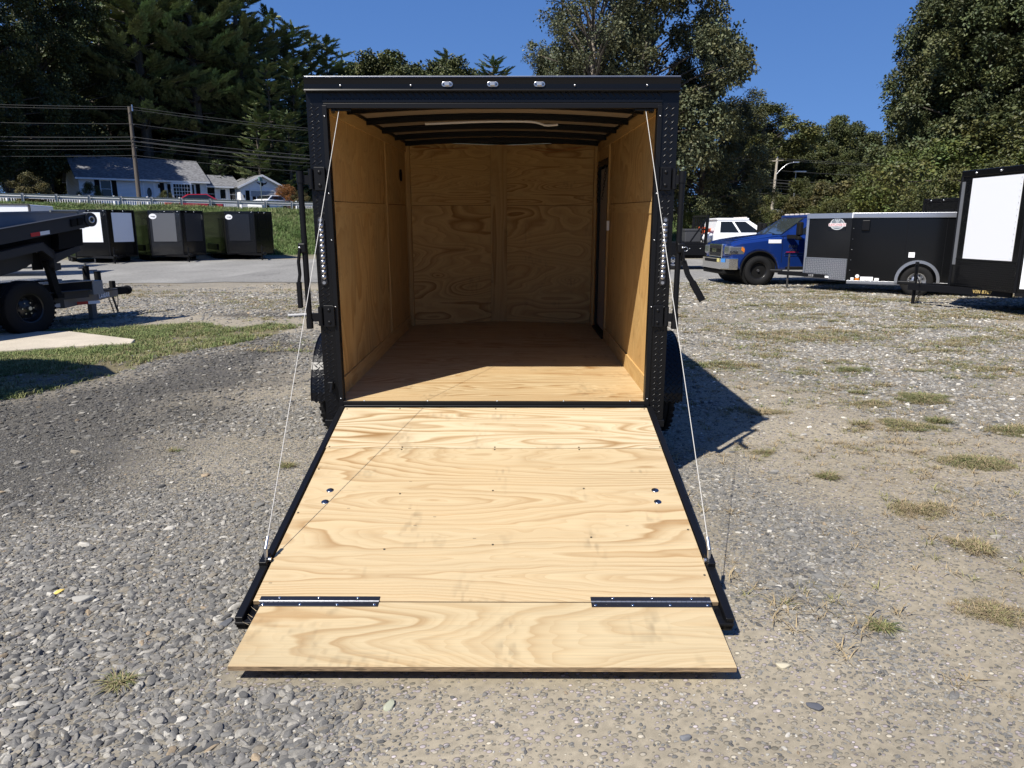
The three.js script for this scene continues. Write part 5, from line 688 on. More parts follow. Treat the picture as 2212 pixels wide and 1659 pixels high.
  part(t, 'front_bumper', [prism([[-0.86, 0.02], [-1.0, -0.25], [-1.02, -1.0], [-1.0, -1.75], [-0.86, -2.02], [-0.62, -2.03], [-0.6, -1.96], [-0.78, -1.93], [-0.9, -1.7], [-0.92, -1.0], [-0.9, -0.3], [-0.78, -0.07], [-0.6, -0.04], [-0.62, 0.03]].map(([x, z]) => [x, -z]), 0.43, 0.76, 0.03).rotateX(-PI / 2)], M.chrome); part(t, 'bumper_opening', [rb(-1.035, -0.97, 0.62, 0.71, -1.5, -0.5, 0.02)], M.flat); part(t, 'air_dam', [rb(-0.95, -0.6, 0.29, 0.43, -WD + 0.15, -0.15, 0.04)], M.flat);
  for (const [x, z, c] of [[-1.03, -0.42, mat(0.55, 0.5, 0.2, 0.6)], [-0.98, -0.16, mat(0.05, 0.2, 0.5, 0.6)]]) part(t, 'sticker', [rbox(0.006, 0.1, 0.14, x + 0.012, 0.68, z, 0.002, 0, z > -0.2 ? 0.5 : 0.1, 0)], c);
  // tow mirrors
  for (const s of [0, 1]) { const z = s ? -WD - 0.32 : 0.32, q = s ? -1 : 1; part(t, 'mirror', [rb(0.86, 0.98, 1.36, 1.72, z - 0.11, z + 0.11, 0.04), rb(0.84, 0.96, 1.24, 1.34, z - 0.1, z + 0.1, 0.03), beam([0.78, 1.33, s ? -WD : 0.0], [0.9, 1.33, z], 0.14, 0.1)], M.flat); }
  if (o.badge) { part(t, 'badge', [text('RAM', 0.085, 0.012).translate(0.92, 1.07, 0), text('3500', 0.07, 0.012).translate(0.93, 0.965, 0)], M.zinc); part(t, 'badge_bar', [rb(0.74, 1.1, 0.905, 0.918, 0, 0.01, 0.002)], M.red); part(t, 'fender_sticker', [rb(0.22, 0.58, 1.15, 1.25, 0.0, 0.006, 0.002)], M.white); }
  return t;
}
const blue = mat(0.012, 0.05, 0.27, 0.34, 0.6, { clearcoat: 1, clearcoatRoughness: 0.06 });
pickup('metallic blue pickup truck with chrome grille facing left beside the silver trimmed trailer', [6.83, 0, -19.95], 4 * RAD, blue, { badge: true, cabEnd: 3.1, crew: true, wb: 3.8 });
{
  // white truck faces right, so it is turned round; its near side is then the far side of the builder
  const t = pickup('white crew cab work truck with a black flatbed, behind the blue pickup', [10.25, 0, -29.3], PI, M.whiteSkin, { flatbed: true, crew: true, cabEnd: 2.65, wb: 4.15, rear: 1.0, rimMat: M.alu });
  part(t, 'flat_deck', [rb(2.95, 5.3, 0.92, 1.02, -2.15, 0.15, 0.01)], M.powder); for (const z of [0.12, -2.14]) part(t, 'deck_skirt', [rb(2.95, 5.25, 0.56, 0.92, z - 0.02, z + 0.04, 0.01)], M.powder); each(t, 'skirt_bolt', [3.2, 3.6, 4.0, 4.4].map((x) => new THREE.SphereGeometry(0.02, 8, 6).translate(x, 0.8, -2.165)), M.zinc); part(t, 'round_plate', [new THREE.TorusGeometry(0.08, 0.015, 6, 16).translate(3.75, 0.78, -2.165)], M.zinc);
  const bars = []; for (let i = 0; i < 7; i++) bars.push(beam([3.0, 1.02, -0.1 - i * 0.3], [2.95, 2.0, -0.1 - i * 0.3], 0.04, 0.04)); each(t, 'rack_bar', bars, M.powder); part(t, 'rack_frame', [beam([2.95, 2.0, 0.1], [2.95, 2.0, -2.1], 0.07, 0.07), beam([3.0, 1.02, 0.1], [2.95, 2.0, 0.1], 0.07, 0.07), beam([3.0, 1.02, -2.1], [2.95, 2.0, -2.1], 0.07, 0.07), beam([3.0, 1.5, 0.1], [3.0, 1.5, -2.1], 0.05, 0.05), beam([3.6, 1.02, -2.1], [3.0, 1.9, -2.1], 0.05, 0.05)], M.powder);
  const b = solo('tool_box', [rb(-0.3, 0.3, 0, 0.5, -0.35, 0.35, 0.04), rb(-0.32, 0.32, 0.42, 0.5, -0.37, 0.37, 0.02)], M.darkGrey, 'grey plastic box standing on the black flatbed', 'box'); b.position.set(6.85, 1.02, -27.9);
  const s = solo('chain_saw', [rb(-0.35, 0.35, 0, 0.16, -0.12, 0.12, 0.04), rb(-0.2, 0.1, 0.16, 0.3, -0.09, 0.09, 0.03), rb(0.1, 0.42, 0.1, 0.24, -0.08, 0.08, 0.02)], mat(0.55, 0.1, 0.03, 0.5), 'orange red tool lying on the flatbed by the rack', 'tool'); s.position.set(7.4, 1.3, -28.1);
  const w = solo('white_sack', [new THREE.SphereGeometry(0.26, 16, 12).scale(1, 0.75, 0.9)], M.white, 'round white sack on the flatbed below the orange tool', 'sack'); w.position.set(7.45, 1.2, -27.8);
}

// ---------------------------------------------------------------- trees and shrubs
{
  const barkTex = dataTex(128, 256, (x, y, c) => { const v = 0.42 + 0.35 * (fbm(x * 0.12, y * 0.03, 4, 3) - 0.5) + 0.1 * (hash2(x, y, 2) - 0.5); c[0] = v; c[1] = v * 0.95; c[2] = v * 0.88; });
  const bark = new THREE.MeshStandardMaterial({ map: barkTex, color: C(0.55, 0.52, 0.48), roughness: 0.95 }), birch = new THREE.MeshStandardMaterial({ map: barkTex, color: C(1.7, 1.62, 1.5), roughness: 0.8 });
  const leafM = new THREE.MeshPhysicalMaterial({ roughness: 0.5, specularIntensity: 0.55, side: THREE.DoubleSide }), needleM = new THREE.MeshPhysicalMaterial({ roughness: 0.6, specularIntensity: 0.35, side: THREE.DoubleSide });
  const clump = (n, size, seed) => { const q = rng(seed), pos = [], uv = []; for (let i = 0; i < n; i++) { const d = V(q() - 0.5, q() - 0.5, q() - 0.5).normalize().multiplyScalar(0.5 * Math.cbrt(q())), nn = V(q() - 0.5, q() * 0.9 + 0.05, q() - 0.5).normalize(), a = new THREE.Vector3().crossVectors(nn, V(q() - 0.5, q() - 0.5, q() - 0.5)).normalize(), b = new THREE.Vector3().crossVectors(nn, a), s = size * (0.7 + 0.6 * q()), tip = d.clone().addScaledVector(a, s), l = d.clone().addScaledVector(a, s * 0.45).addScaledVector(b, s * 0.36).addScaledVector(nn, s * 0.12), r = d.clone().addScaledVector(a, s * 0.45).addScaledVector(b, -s * 0.36).addScaledVector(nn, s * 0.12); for (const v of [d, r, tip, d, tip, l]) { pos.push(v.x, v.y, v.z); uv.push(0, 0); } }
    const g = new THREE.BufferGeometry(); g.setAttribute('position', new THREE.Float32BufferAttribute(pos, 3)); g.setAttribute('uv', new THREE.Float32BufferAttribute(uv, 2)); g.computeVertexNormals(); return g; };
  const spray = (n, seed) => { const q = rng(seed), pos = [], uv = []; for (let i = 0; i < n; i++) { const t = q(), o = V(0.9 * t - 0.1, 0.12 * t * t + (q() - 0.5) * 0.1, (q() - 0.5) * 0.5 * (1 - 0.6 * t)), dir = V(0.7 + 0.5 * q(), (q() - 0.3) * 0.9, (q() - 0.5) * 1.6).normalize(), sd = new THREE.Vector3().crossVectors(dir, V(q() - 0.5, 1, q() - 0.5)).normalize(), L = 0.2 + 0.14 * q(), w = 0.045; for (const v of [o.clone().addScaledVector(sd, w), o.clone().addScaledVector(sd, -w), o.clone().addScaledVector(dir, L)]) { pos.push(v.x, v.y, v.z); uv.push(0, 0); } }
    const g = new THREE.BufferGeometry(); g.setAttribute('position', new THREE.Float32BufferAttribute(pos, 3)); g.setAttribute('uv', new THREE.Float32BufferAttribute(uv, 2)); g.computeVertexNormals(); return g; };
  const CL = [clump(30, 0.24, 1), clump(34, 0.17, 2), clump(26, 0.30, 3)], SP = spray(80, 5);
  const limb = (a, b, r0, r1, q) => { const m = a.clone().lerp(b, 0.5).add(V((q() - 0.5) * 0.6, 0.25 + q() * 0.3, (q() - 0.5) * 0.6)); return [rod(a.toArray(), m.toArray(), r0, 6, (r0 + r1) / 2), rod(m.toArray(), b.toArray(), (r0 + r1) / 2, 6, r1)]; };
  const crown = (t, name, g, m, ms, cs) => { const k = inst(t, name, g, m, ms, cs); return k; };
  // broadleaf: H metres tall, crown radius R, from the share `low` of the height upwards
  function leafy(name, seed, H, R, low, o = {}) {
    const q = rng(seed), t = new THREE.Group(); t.name = name; const { col = [0.05, 0.062, 0.022], cs = 0.75, n = 1700, lobes = 20, barkM = bark, clumpG = CL[0], top = 0.75, flare = 1, lr0 = 0.17, lr1 = 0.15 } = o;
    const wood = [], tr = H * 0.018 + 0.06; let p = V(0, -0.5, 0), ends = []; const bendX = (q() - 0.5) * H * 0.06, bendZ = (q() - 0.5) * H * 0.06, at2 = (u) => V(bendX * u * u, H * u, bendZ * Math.sin(u * 2)); for (let i = 1; i <= 7; i++) { const u = i / 7 * 0.9, b = at2(u); wood.push(rod(p.toArray(), b.toArray(), tr * (1 - (i - 1) / 8), 9, tr * (1 - i / 8))); p = b; }
    const ms = [], cc = []; const L = []; for (let i = 0; i < lobes; i++) { const u = low + (1 - low) * (i + 0.5) / lobes, v = (u - low) / (1 - low), env = R * Math.pow(Math.sin(PI * clamp(0.12 + 0.85 * Math.pow(v, top))), 0.7), a = i * 2.4 + q(), rr = env * Math.sqrt(0.08 + 0.8 * q()), lr = R * (lr0 + lr1 * q()) * (1 - 0.25 * v); const c = at2(u * 0.97).add(V(Math.cos(a) * rr * flare, 0, Math.sin(a) * rr * flare)); c.y = Math.min(c.y, H - lr * 0.6); L.push([c, lr]); wood.push(...limb(at2(Math.max(low * 0.7, u * 0.78)), c, tr * 0.32 * (1.1 - v * 0.7), 0.02, q)); }
    const w = L.map(([, r]) => r * r), sum = w.reduce((a, b) => a + b, 0); L.forEach(([c, lr], k) => { const tone = 0.75 + 0.5 * q(), cnt = Math.round(n * w[k] / sum); for (let i = 0; i < cnt; i++) { const d = V(q() - 0.5, q() - 0.42, q() - 0.5).normalize(), rad = lr * (0.25 + 0.8 * Math.sqrt(q())) * (0.8 + 0.4 * vn(d.x * 2 + k, d.y * 2 + d.z * 3, seed)), x = c.x + d.x * rad, y = c.y + d.y * rad * 0.82, z = c.z + d.z * rad, s = cs * (0.7 + 0.7 * q()), l = tone * (0.7 + 0.6 * q()), yl = q(); ms.push(mt(x, y, z, (q() - 0.5) * 1.2, q() * 6.3, (q() - 0.5) * 1.2, s)); cc.push(C(col[0] * l * (1 + 0.35 * yl), col[1] * l, col[2] * l * (1 - 0.3 * yl))); } });
    if (barkM !== bark) { part(t, 'trunk', wood.slice(0, 7), barkM); part(t, 'limb', wood.slice(7), bark); } else if (low > 0.02 || o.trunk) part(t, 'trunk', wood, barkM); else part(t, 'stem', wood.slice(7), barkM);
    crown(t, 'crown', clumpG, leafM, ms, cc); return t;
  }
  function pine(name, seed, H, R, low, o = {}) {
    const q = rng(seed), t = new THREE.Group(); t.name = name; const { col = [0.16, 0.205, 0.105], cs = 1.7, gap = 1.05, irr = 0.4 } = o, wood = [rod([0, -1, 0], [0, H * 0.5, 0], H * 0.016 + 0.05, 9, H * 0.011), rod([0, H * 0.5, 0], [0, H * 0.985, 0], H * 0.011, 8, 0.03)], ms = [], cc = [];
    let lastA = 0; for (let y = H * low; y < H * 0.985; y += gap * (0.7 + 0.6 * q())) { const v = (y / H - low) / (1 - low), Lm = R * (v < 0.25 ? 0.65 + 1.4 * v : Math.pow(1 - v, 0.6) * 1.15) + 0.3, nb = 4 + Math.floor(q() * 3); lastA += 1.1; for (let b = 0; b < nb; b++) { if (q() < 0.16) continue; const a = lastA + b / nb * 2 * PI + (q() - 0.5) * 0.7, len = Lm * (1 - irr + irr * 1.3 * q()), rise = 0.08 + 0.3 * v + 0.12 * q(), tone = 0.72 + 0.56 * q(); const ca = Math.cos(a), sa = Math.sin(a); wood.push(rod([0, y, 0], [ca * len * 0.92, y + rise * len * 0.85, sa * len * 0.92], 0.05 + 0.012 * len, 5, 0.012));
      const nt = Math.max(2, Math.round(len * 2.0 * (1.5 / cs))); for (let k = 0; k < nt; k++) { const u = 0.28 + 0.72 * (k + q()) / nt, side = (q() - 0.5) * 0.55 * len * (1.15 - u), x = ca * len * u - sa * side, z = sa * len * u + ca * side, yy = y + rise * len * u * u + (q() - 0.4) * 0.3, s = cs * (0.6 + 0.6 * q()), l = tone * (0.75 + 0.5 * q()); ms.push(mt(x, yy, z, 0, -a + (q() - 0.5) * 1.5, 0.15 + 0.3 * q(), s, s * 0.9, s)); cc.push(C(col[0] * l * (0.9 + 0.3 * q()), col[1] * l, col[2] * l)); } } }
    for (let i = 0; i < 7; i++) ms.push(mt((q() - 0.5) * 0.2, H * (0.93 + 0.01 * i), (q() - 0.5) * 0.2, 0, q() * 6.3, 0.7 + 0.1 * i, cs * 0.42)), cc.push(C(...col));
    part(t, 'trunk', wood, bark); crown(t, 'crown', SP, needleM, ms, cc); return t;
  }
  const proto = {
    oakA: leafy('oak_tree', 3, 20, 7.5, 0.22, { n: 2900, cs: 0.8, lobes: 75, col: [0.069, 0.088, 0.051], clumpG: CL[0] , lr0: 0.12, lr1: 0.09}), oakB: leafy('oak_tree', 8, 18, 6, 0.15, { n: 2600, cs: 0.8, lobes: 60, col: [0.064, 0.083, 0.046], clumpG: CL[1] , lr0: 0.14, lr1: 0.1}),
    birch: leafy('birch_tree', 12, 19, 4.2, 0.5, { n: 700, cs: 0.7, lobes: 40, col: [0.066, 0.083, 0.047], barkM: birch, clumpG: CL[1] , lr0: 0.15, lr1: 0.1}), tallA: leafy('maple_tree', 17, 22, 5.2, 0.12, { n: 1900, cs: 0.85, lobes: 64, col: [0.053, 0.076, 0.036] , lr0: 0.16, lr1: 0.12}),
    tallB: leafy('maple_tree', 23, 24, 6, 0.1, { n: 2000, cs: 0.9, lobes: 70, col: [0.058, 0.079, 0.039] , lr0: 0.15, lr1: 0.12}), farA: leafy('broadleaf_tree', 31, 17, 6, 0.05, { n: 1500, cs: 1.15, lobes: 40, col: [0.055, 0.075, 0.031] , lr0: 0.2, lr1: 0.14}), farB: leafy('broadleaf_tree', 37, 15, 5, 0.05, { n: 1300, cs: 1.1, lobes: 34, col: [0.051, 0.07, 0.029] , lr0: 0.2, lr1: 0.14}),
    flat: leafy('broadleaf_tree', 41, 16, 4.2, 0.5, { n: 900, cs: 0.9, lobes: 26, col: [0.072, 0.090, 0.035], flare: 1.3, trunk: true , lr0: 0.2, lr1: 0.15}), bushA: leafy('shrub', 51, 4, 2.6, 0.0, { n: 900, cs: 0.5, lobes: 14, col: [0.064, 0.082, 0.03], clumpG: CL[1], top: 1 , lr0: 0.26, lr1: 0.2}), bushB: leafy('shrub', 57, 4.6, 2.4, 0.0, { n: 800, cs: 0.55, lobes: 12, col: [0.076, 0.08, 0.036], clumpG: CL[0], top: 1 , lr0: 0.26, lr1: 0.2}),
    bright: leafy('shrub', 61, 6, 3, 0.02, { n: 1000, cs: 0.6, lobes: 16, col: [0.068, 0.1, 0.03], clumpG: CL[0], top: 0.9 , lr0: 0.26, lr1: 0.2}), autumn: leafy('shrub', 67, 4, 2.6, 0.0, { n: 800, cs: 0.5, lobes: 12, col: [0.16, 0.085, 0.03], clumpG: CL[1], top: 1 , lr0: 0.26, lr1: 0.2}),
    pineA: pine('pine_tree', 71, 28, 5.4, 0.18, {}), pineB: pine('pine_tree', 77, 26, 4.8, 0.1, { gap: 1.0 }), pineC: pine('pine_tree', 83, 24, 4.4, 0.05, { gap: 1.0, col: [0.165, 0.21, 0.10] }), pineS: pine('pine_tree', 89, 10, 2.2, 0.02, { gap: 0.32, cs: 0.65 }),
  };
  const natural = Object.fromEntries(Object.entries(proto).map(([k, t]) => [k, { H: new THREE.Box3().setFromBufferAttribute(t.children[0].geometry.attributes.position).max.y / (k.startsWith('pine') ? 0.985 : 0.93), t }])), turn = rng(7);
  // px: column of the photograph, top: row of its top, Z: metres ahead, w: width factor
  function plant(kind, px, top, Z, label, group, w = 1, cat) {
    const { t } = proto[kind] && natural[kind], o = t.clone(), a = at(px, top, Z), H = { oakA: 20, oakB: 18, birch: 19, tallA: 22, tallB: 24, farA: 17, farB: 15, flat: 16, bushA: 4, bushB: 4.6, bright: 6, autumn: 4, pineA: 28, pineB: 26, pineC: 24, pineS: 10 }[kind], y = ground(a[0], -Z), s = (a[1] - y) / H;
    o.name = numbered(t.name); o.position.set(a[0], y, -Z); o.scale.set(s * w, s, s * w); o.rotation.y = turn() * 6.3; scene.add(o); tag(o, label, cat ?? (t.name === 'shrub' ? 'shrub' : 'tree'), group); return o;
  }
  const ORD = ['leftmost', 'second', 'third', 'fourth', 'fifth', 'sixth', 'seventh', 'eighth', 'ninth', 'tenth', 'eleventh', 'twelfth', 'thirteenth', 'fourteenth', 'fifteenth', 'sixteenth', 'rightmost'];
  const many = (kind, list, label, group) => list.sort((a, b) => a[0] - b[0]).forEach(([px, top, Z, w = 1], i) => plant(Array.isArray(kind) ? kind[i % kind.length] : kind, px, top, Z, label + ', ' + (i === list.length - 1 && i ? 'rightmost' : ORD[i] + (i ? ' from left' : '')), group, w));
  // centre
  plant('oakA', 1405, -190, 45, 'big spreading oak rising directly behind the open trailer', undefined, 0.92); plant('birch', 1300, -190, 40.5, 'pale barked birch trunk amid leaves above the trailer roof');
  plant('oakB', 1535, 60, 47, 'dense oak drooping down to the right of the open trailer', undefined, 0.9); plant('oakB', 1195, 95, 54, 'lower oak crown at left of the birch above the trailer roof', undefined, 1.0); plant('oakB', 1600, 215, 50, 'small oak just right of the black lock bar', undefined, 0.85);
  // left wood
  many(['tallB', 'tallA'], [[-60, -160, 66], [30, -150, 74], [105, -120, 79], [-150, -150, 62], [-20, 60, 70], [70, 90, 82], [140, 40, 92], [-240, -200, 58], [-40, 250, 78], [20, 230, 84], [75, 240, 86], [-110, 240, 72]], 'dark tall broadleaf tree in the mass at the upper left', 'dark broadleaf trees at upper left');
  many(['pineA', 'pineB'], [[185, -210, 88, 1.1], [255, -300, 84, 1.1], [322, -260, 92, 1.1], [385, -230, 88, 1.1], [440, -190, 95, 1.1], [492, -170, 92], [150, -120, 98, 1.2], [290, -120, 102, 1.2], [355, -120, 104, 1.2], [420, -100, 104, 1.2], [470, -60, 100, 1.1], [225, -60, 100, 1.2]], 'tall dark white pine in the wood behind the ranch house', 'tall pines behind the ranch house');
  many(['pineB', 'pineC'], [[545, 40, 100], [588, 28, 104, 1.1], [630, 48, 108, 1.1], [668, 80, 112, 1.1], [703, 84, 114, 1.1], [738, 112, 120, 1.1], [520, 110, 90], [575, 130, 88], [628, 130, 92], [450, 160, 90], [550, 220, 84, 1.2], [620, 240, 86, 1.2]], 'pine sloping down the tree line left of the open trailer', 'pines left of the open trailer');
  many(['farA', 'farB'], [[230, 215, 96], [290, 190, 99], [345, 215, 96], [400, 200, 98], [455, 225, 96], [510, 210, 98], [180, 220, 94], [130, 190, 90], [560, 265, 96], [610, 270, 98], [660, 240, 98], [700, 230, 104], [250, 80, 110], [340, 60, 112], [430, 70, 112], [120, 60, 104]], 'shaded broadleaf tree under the pines behind the ranch house', 'shaded understorey behind the ranch house');
  many(['farA', 'farB'], [[795, 122, 114], [840, 112, 118], [885, 140, 122], [930, 142, 124], [975, 132, 128], [1005, 150, 130], [770, 140, 120], [860, 150, 112], [950, 152, 120]], 'rounded broadleaf tree on the skyline above the left of the trailer roof', 'rounded trees on the skyline above the trailer');
  plant('pineS', 965, 112, 134, 'small pine tip poking above the rounded trees on the skyline'); plant('pineS', 1066, 122, 138, 'lone small pine standing in the sky gap above the middle marker light');
  plant('bushB', 60, 375, 56, 'pale olive shrub below the wood left of the ranch house', undefined, 1.1); plant('bushA', 190, 395, 66, 'dark shrub at the left corner of the ranch house', undefined, 0.8); plant('bushA', 355, 412, 70, 'round dark shrub by the bay window of the ranch house', undefined, 0.8); plant('autumn', 620, 402, 76, 'orange autumn shrub at the right end of the garage', undefined, 1.1); plant('bushB', 650, 412, 72, 'yellow green shrub beside the orange autumn shrub');
  many('pineS', [[470, 345, 82, 1.2], [330, 345, 86, 1.3], [240, 335, 86, 1.3]], 'small dark pine close behind the ranch house roof', 'small pines behind the roof');
  // right tree line
  plant('flat', 1652, 222, 90, 'flat topped tree standing out against the sky right of the oak', undefined, 1.5);
  many(['farA', 'farB'], [[1610, 300, 98], [1680, 285, 100], [1720, 290, 104], [1760, 272, 102], [1850, 268, 104], [1890, 285, 102], [1930, 300, 98], [1640, 320, 94], [1700, 330, 95], [1560, 320, 96], [1520, 300, 98], [1790, 310, 95], [1840, 325, 94], [1900, 325, 94], [1970, 300, 96], [1745, 335, 93], [1960, 335, 93]], 'dark green broadleaf tree in the line beyond the road at right', 'trees beyond the road at right');
  plant('farA', 1812, 250, 100, 'tallest rounded tree in the middle of the right tree line', undefined, 0.9);
  many(['tallA', 'tallB'], [[2030, 60, 50, 0.75], [2050, -60, 56, 0.85], [2095, -120, 52], [2135, -170, 48], [2205, -130, 46], [2260, -190, 50], [1985, 240, 48, 0.7], [2075, 120, 50, 0.9], [2320, -150, 44]], 'tall dark tree in the mass at the upper right corner', 'tall trees at upper right');
  many(['bright', 'bushA'], [[1985, 325, 44, 1.1], [1945, 350, 50, 1.2], [2030, 330, 42], [2095, 300, 38, 1.2], [2160, 285, 36, 1.2], [2215, 260, 34, 1.3], [2120, 355, 30], [1905, 372, 56, 1.1], [2260, 330, 30]], 'bright green leafy shrub under the tall trees at right', 'green shrubs under the right trees');
  many(['bushB', 'bushA'], [[1570, 425, 62], [1610, 432, 60], [1648, 440, 66], [1700, 425, 60, 1.2], [1745, 390, 62, 1.2], [1790, 400, 58, 1.2], [1835, 395, 58, 1.2], [1875, 405, 54, 1.1], [1920, 400, 52], [1720, 430, 54], [1810, 430, 50], [1880, 435, 48], [1555, 400, 70, 1.2], [1615, 425, 72, 1.0]], 'olive brush growing along the guard rail behind the pickups', 'olive brush behind the pickups');
  plant('bright', 1500, 457, 44, 'round light green bush left of the white work truck', undefined, 0.75);
}

// ---------------------------------------------------------------- loose stones and grass
{
  const r = rng(77), stone = (seed, flat, det) => {
    const q = rng(seed), g = new THREE.IcosahedronGeometry(1, det), p = g.attributes.position, sx = 0.85 + 0.5 * q(), sz = 0.7 + 0.35 * q(), cuts = []; for (let i = 0; i < 9; i++) { const d = V(q() - 0.5, q() * 0.9 - 0.2, q() - 0.5).normalize(); cuts.push([d, 0.55 + 0.3 * q()]); }
    for (let i = 0; i < p.count; i++) { const v = V(p.getX(i), p.getY(i), p.getZ(i)), k = 1 + 0.34 * (vn(v.x * 1.7 + seed, v.y * 1.7 + v.z * 1.3, seed) - 0.5); v.multiplyScalar(k); for (const [d, h] of cuts) { const e = v.dot(d); if (e > h) v.addScaledVector(d, -(e - h) * 0.85); } p.setXYZ(i, v.x * sx, v.y * flat, v.z * sz); }
    const m = clean(g); m.computeVertexNormals(); return m;
  };
  const big = [stone(1, 0.5, 2), stone(2, 0.6, 2), stone(3, 0.42, 2), stone(4, 0.7, 2), stone(5, 0.55, 2), stone(6, 0.36, 2)], small = [stone(11, 0.6, 1), stone(12, 0.5, 1), stone(13, 0.7, 1)];
  const stex = dataTex(256, 256, (x, y, c) => { const u = x / 256, v = y / 256, n = 0.84 + 0.26 * (fbm(u * 7, v * 26, 3, 3) - 0.5) + 0.16 * (hash2(x >> 1, y >> 1, 5) - 0.5); c[0] = c[1] = c[2] = n; }), sm = new THREE.MeshStandardMaterial({ map: stex, roughness: 0.85 });
  const tint = () => { const v = r(), l = 0.78 + 0.44 * r(); let c; if (v < 0.34) c = [0.205, 0.202, 0.192]; else if (v < 0.64) c = [0.265, 0.255, 0.235]; else if (v < 0.78) c = [0.35, 0.335, 0.30]; else if (v < 0.87) c = [0.115, 0.115, 0.115]; else if (v < 0.935) c = [0.54, 0.52, 0.47]; else if (v < 0.993) c = [0.28, 0.25, 0.20]; else c = [0.38, 0.30, 0.205]; return C(c[0] * l * 0.955, c[1] * l * 0.945, c[2] * l * 0.92); };
  const lists = big.map(() => [[], []]), ls = small.map(() => [[], []]);
  const onTrailer = (x, z) => z < -2.25 && z > -8 && Math.abs(x + 0.1) < 0.97;
  const put = (L, x, z, s, c) => { const k = Math.floor(r() * L.length), tilt = 0.35; L[k][0].push(mt(x, ground(x, z) + s * 0.13, z, (r() - 0.5) * tilt, r() * 6.3, (r() - 0.5) * tilt, s * (0.8 + 0.5 * r()), s * (0.75 + 0.4 * r()), s * (0.8 + 0.5 * r()))); L[k][1].push(c); };
  // sample evenly over the visible wedge of the yard
  const place = (n, z0, z1, f) => { for (let i = 0; i < n; i++) { const z = -Math.sqrt(mix(z0 * z0, z1 * z1, r())), half = 0.3 - z * 0.82; f((r() * 2 - 1) * half, z); } };
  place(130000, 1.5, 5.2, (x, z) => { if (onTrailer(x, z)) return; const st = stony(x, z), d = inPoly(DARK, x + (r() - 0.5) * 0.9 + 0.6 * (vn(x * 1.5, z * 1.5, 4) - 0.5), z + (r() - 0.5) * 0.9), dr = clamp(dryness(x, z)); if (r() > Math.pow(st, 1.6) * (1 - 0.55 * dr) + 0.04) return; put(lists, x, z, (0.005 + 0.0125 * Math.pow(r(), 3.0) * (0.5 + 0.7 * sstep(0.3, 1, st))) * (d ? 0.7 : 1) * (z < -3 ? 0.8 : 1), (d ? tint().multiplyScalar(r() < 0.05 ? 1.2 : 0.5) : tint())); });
  place(1300, 1.5, 5.0, (x, z) => { if (onTrailer(x, z)) return; const st = stony(x, z); if (r() > Math.pow(st, 2.2)) return; put(lists, x, z, 0.015 + 0.013 * r(), tint()); });
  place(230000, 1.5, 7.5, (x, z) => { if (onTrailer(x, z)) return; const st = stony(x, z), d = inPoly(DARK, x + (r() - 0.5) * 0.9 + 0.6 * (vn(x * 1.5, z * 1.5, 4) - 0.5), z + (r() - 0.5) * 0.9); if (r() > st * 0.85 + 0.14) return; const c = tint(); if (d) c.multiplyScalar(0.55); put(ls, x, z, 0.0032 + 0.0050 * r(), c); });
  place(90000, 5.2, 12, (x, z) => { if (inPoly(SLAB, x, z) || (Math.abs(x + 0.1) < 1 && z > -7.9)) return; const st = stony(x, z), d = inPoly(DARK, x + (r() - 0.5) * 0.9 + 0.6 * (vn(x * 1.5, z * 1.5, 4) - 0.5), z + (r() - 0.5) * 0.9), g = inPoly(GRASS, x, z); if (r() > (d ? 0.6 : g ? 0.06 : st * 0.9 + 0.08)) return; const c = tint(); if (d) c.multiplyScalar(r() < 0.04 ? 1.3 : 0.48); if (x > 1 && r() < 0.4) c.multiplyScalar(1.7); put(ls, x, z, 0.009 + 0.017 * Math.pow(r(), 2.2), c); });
  place(90000, 12, 23, (x, z) => { if (x < -3 && z < -20.8) return; const st = stony(x * 0.6, z * 0.6); if (r() > st) return; const c = tint(); c.multiplyScalar(x > 1 ? (r() < 0.4 ? 1.65 : 1.0) : 1.2); put(ls, x, z, 0.015 + 0.022 * Math.pow(r(), 2), c); });
  const gs = new THREE.Group(); gs.name = 'loose_gravel'; scene.add(gs); gs.userData.kind = 'stuff';
  lists.forEach((l, i) => inst(gs, 'stone', big[i], sm, l[0], l[1])); ls.forEach((l, i) => inst(gs, 'pebble', small[i], sm, l[0], l[1]));
  // a few stones that stand out
  const single = (px, py, s, c, label, k = 1) => { const [x, , z] = gp(px, py), m = solo('stone', big[k].clone(), mat(...c, 0.85), label, 'stone'); m.position.set(x, ground(x, z) + s * 0.2, z); m.scale.set(s, s * 0.9, s); m.rotation.y = px; };
  single(130, 1281, 0.022, [0.62, 0.45, 0.12], 'small yellow stone on the grey gravel at far left of the ramp', 2);
  single(176, 1297, 0.045, [0.30, 0.29, 0.26], 'large pale flat stone below the small yellow stone', 0);
  single(488, 1338, 0.026, [0.09, 0.095, 0.105], 'dark almost black stone left of the ramp foot', 3);
  single(605, 1318, 0.045, [0.20, 0.20, 0.19], 'long flat grey stone beside the left ramp corner', 5);
  single(840, 1515, 0.022, [0.34, 0.35, 0.26], 'pale greenish square stone in front of the flap', 3);
  single(1480, 1585, 0.019, [0.15, 0.155, 0.165], 'round grey stone alone on the swept sand', 1);
  single(1690, 1430, 0.028, [0.42, 0.38, 0.28], 'cream stone in the gravel right of the flap', 0);
  single(1765, 1518, 0.030, [0.07, 0.075, 0.09], 'long dark slate stone lower right of the flap', 5);
}
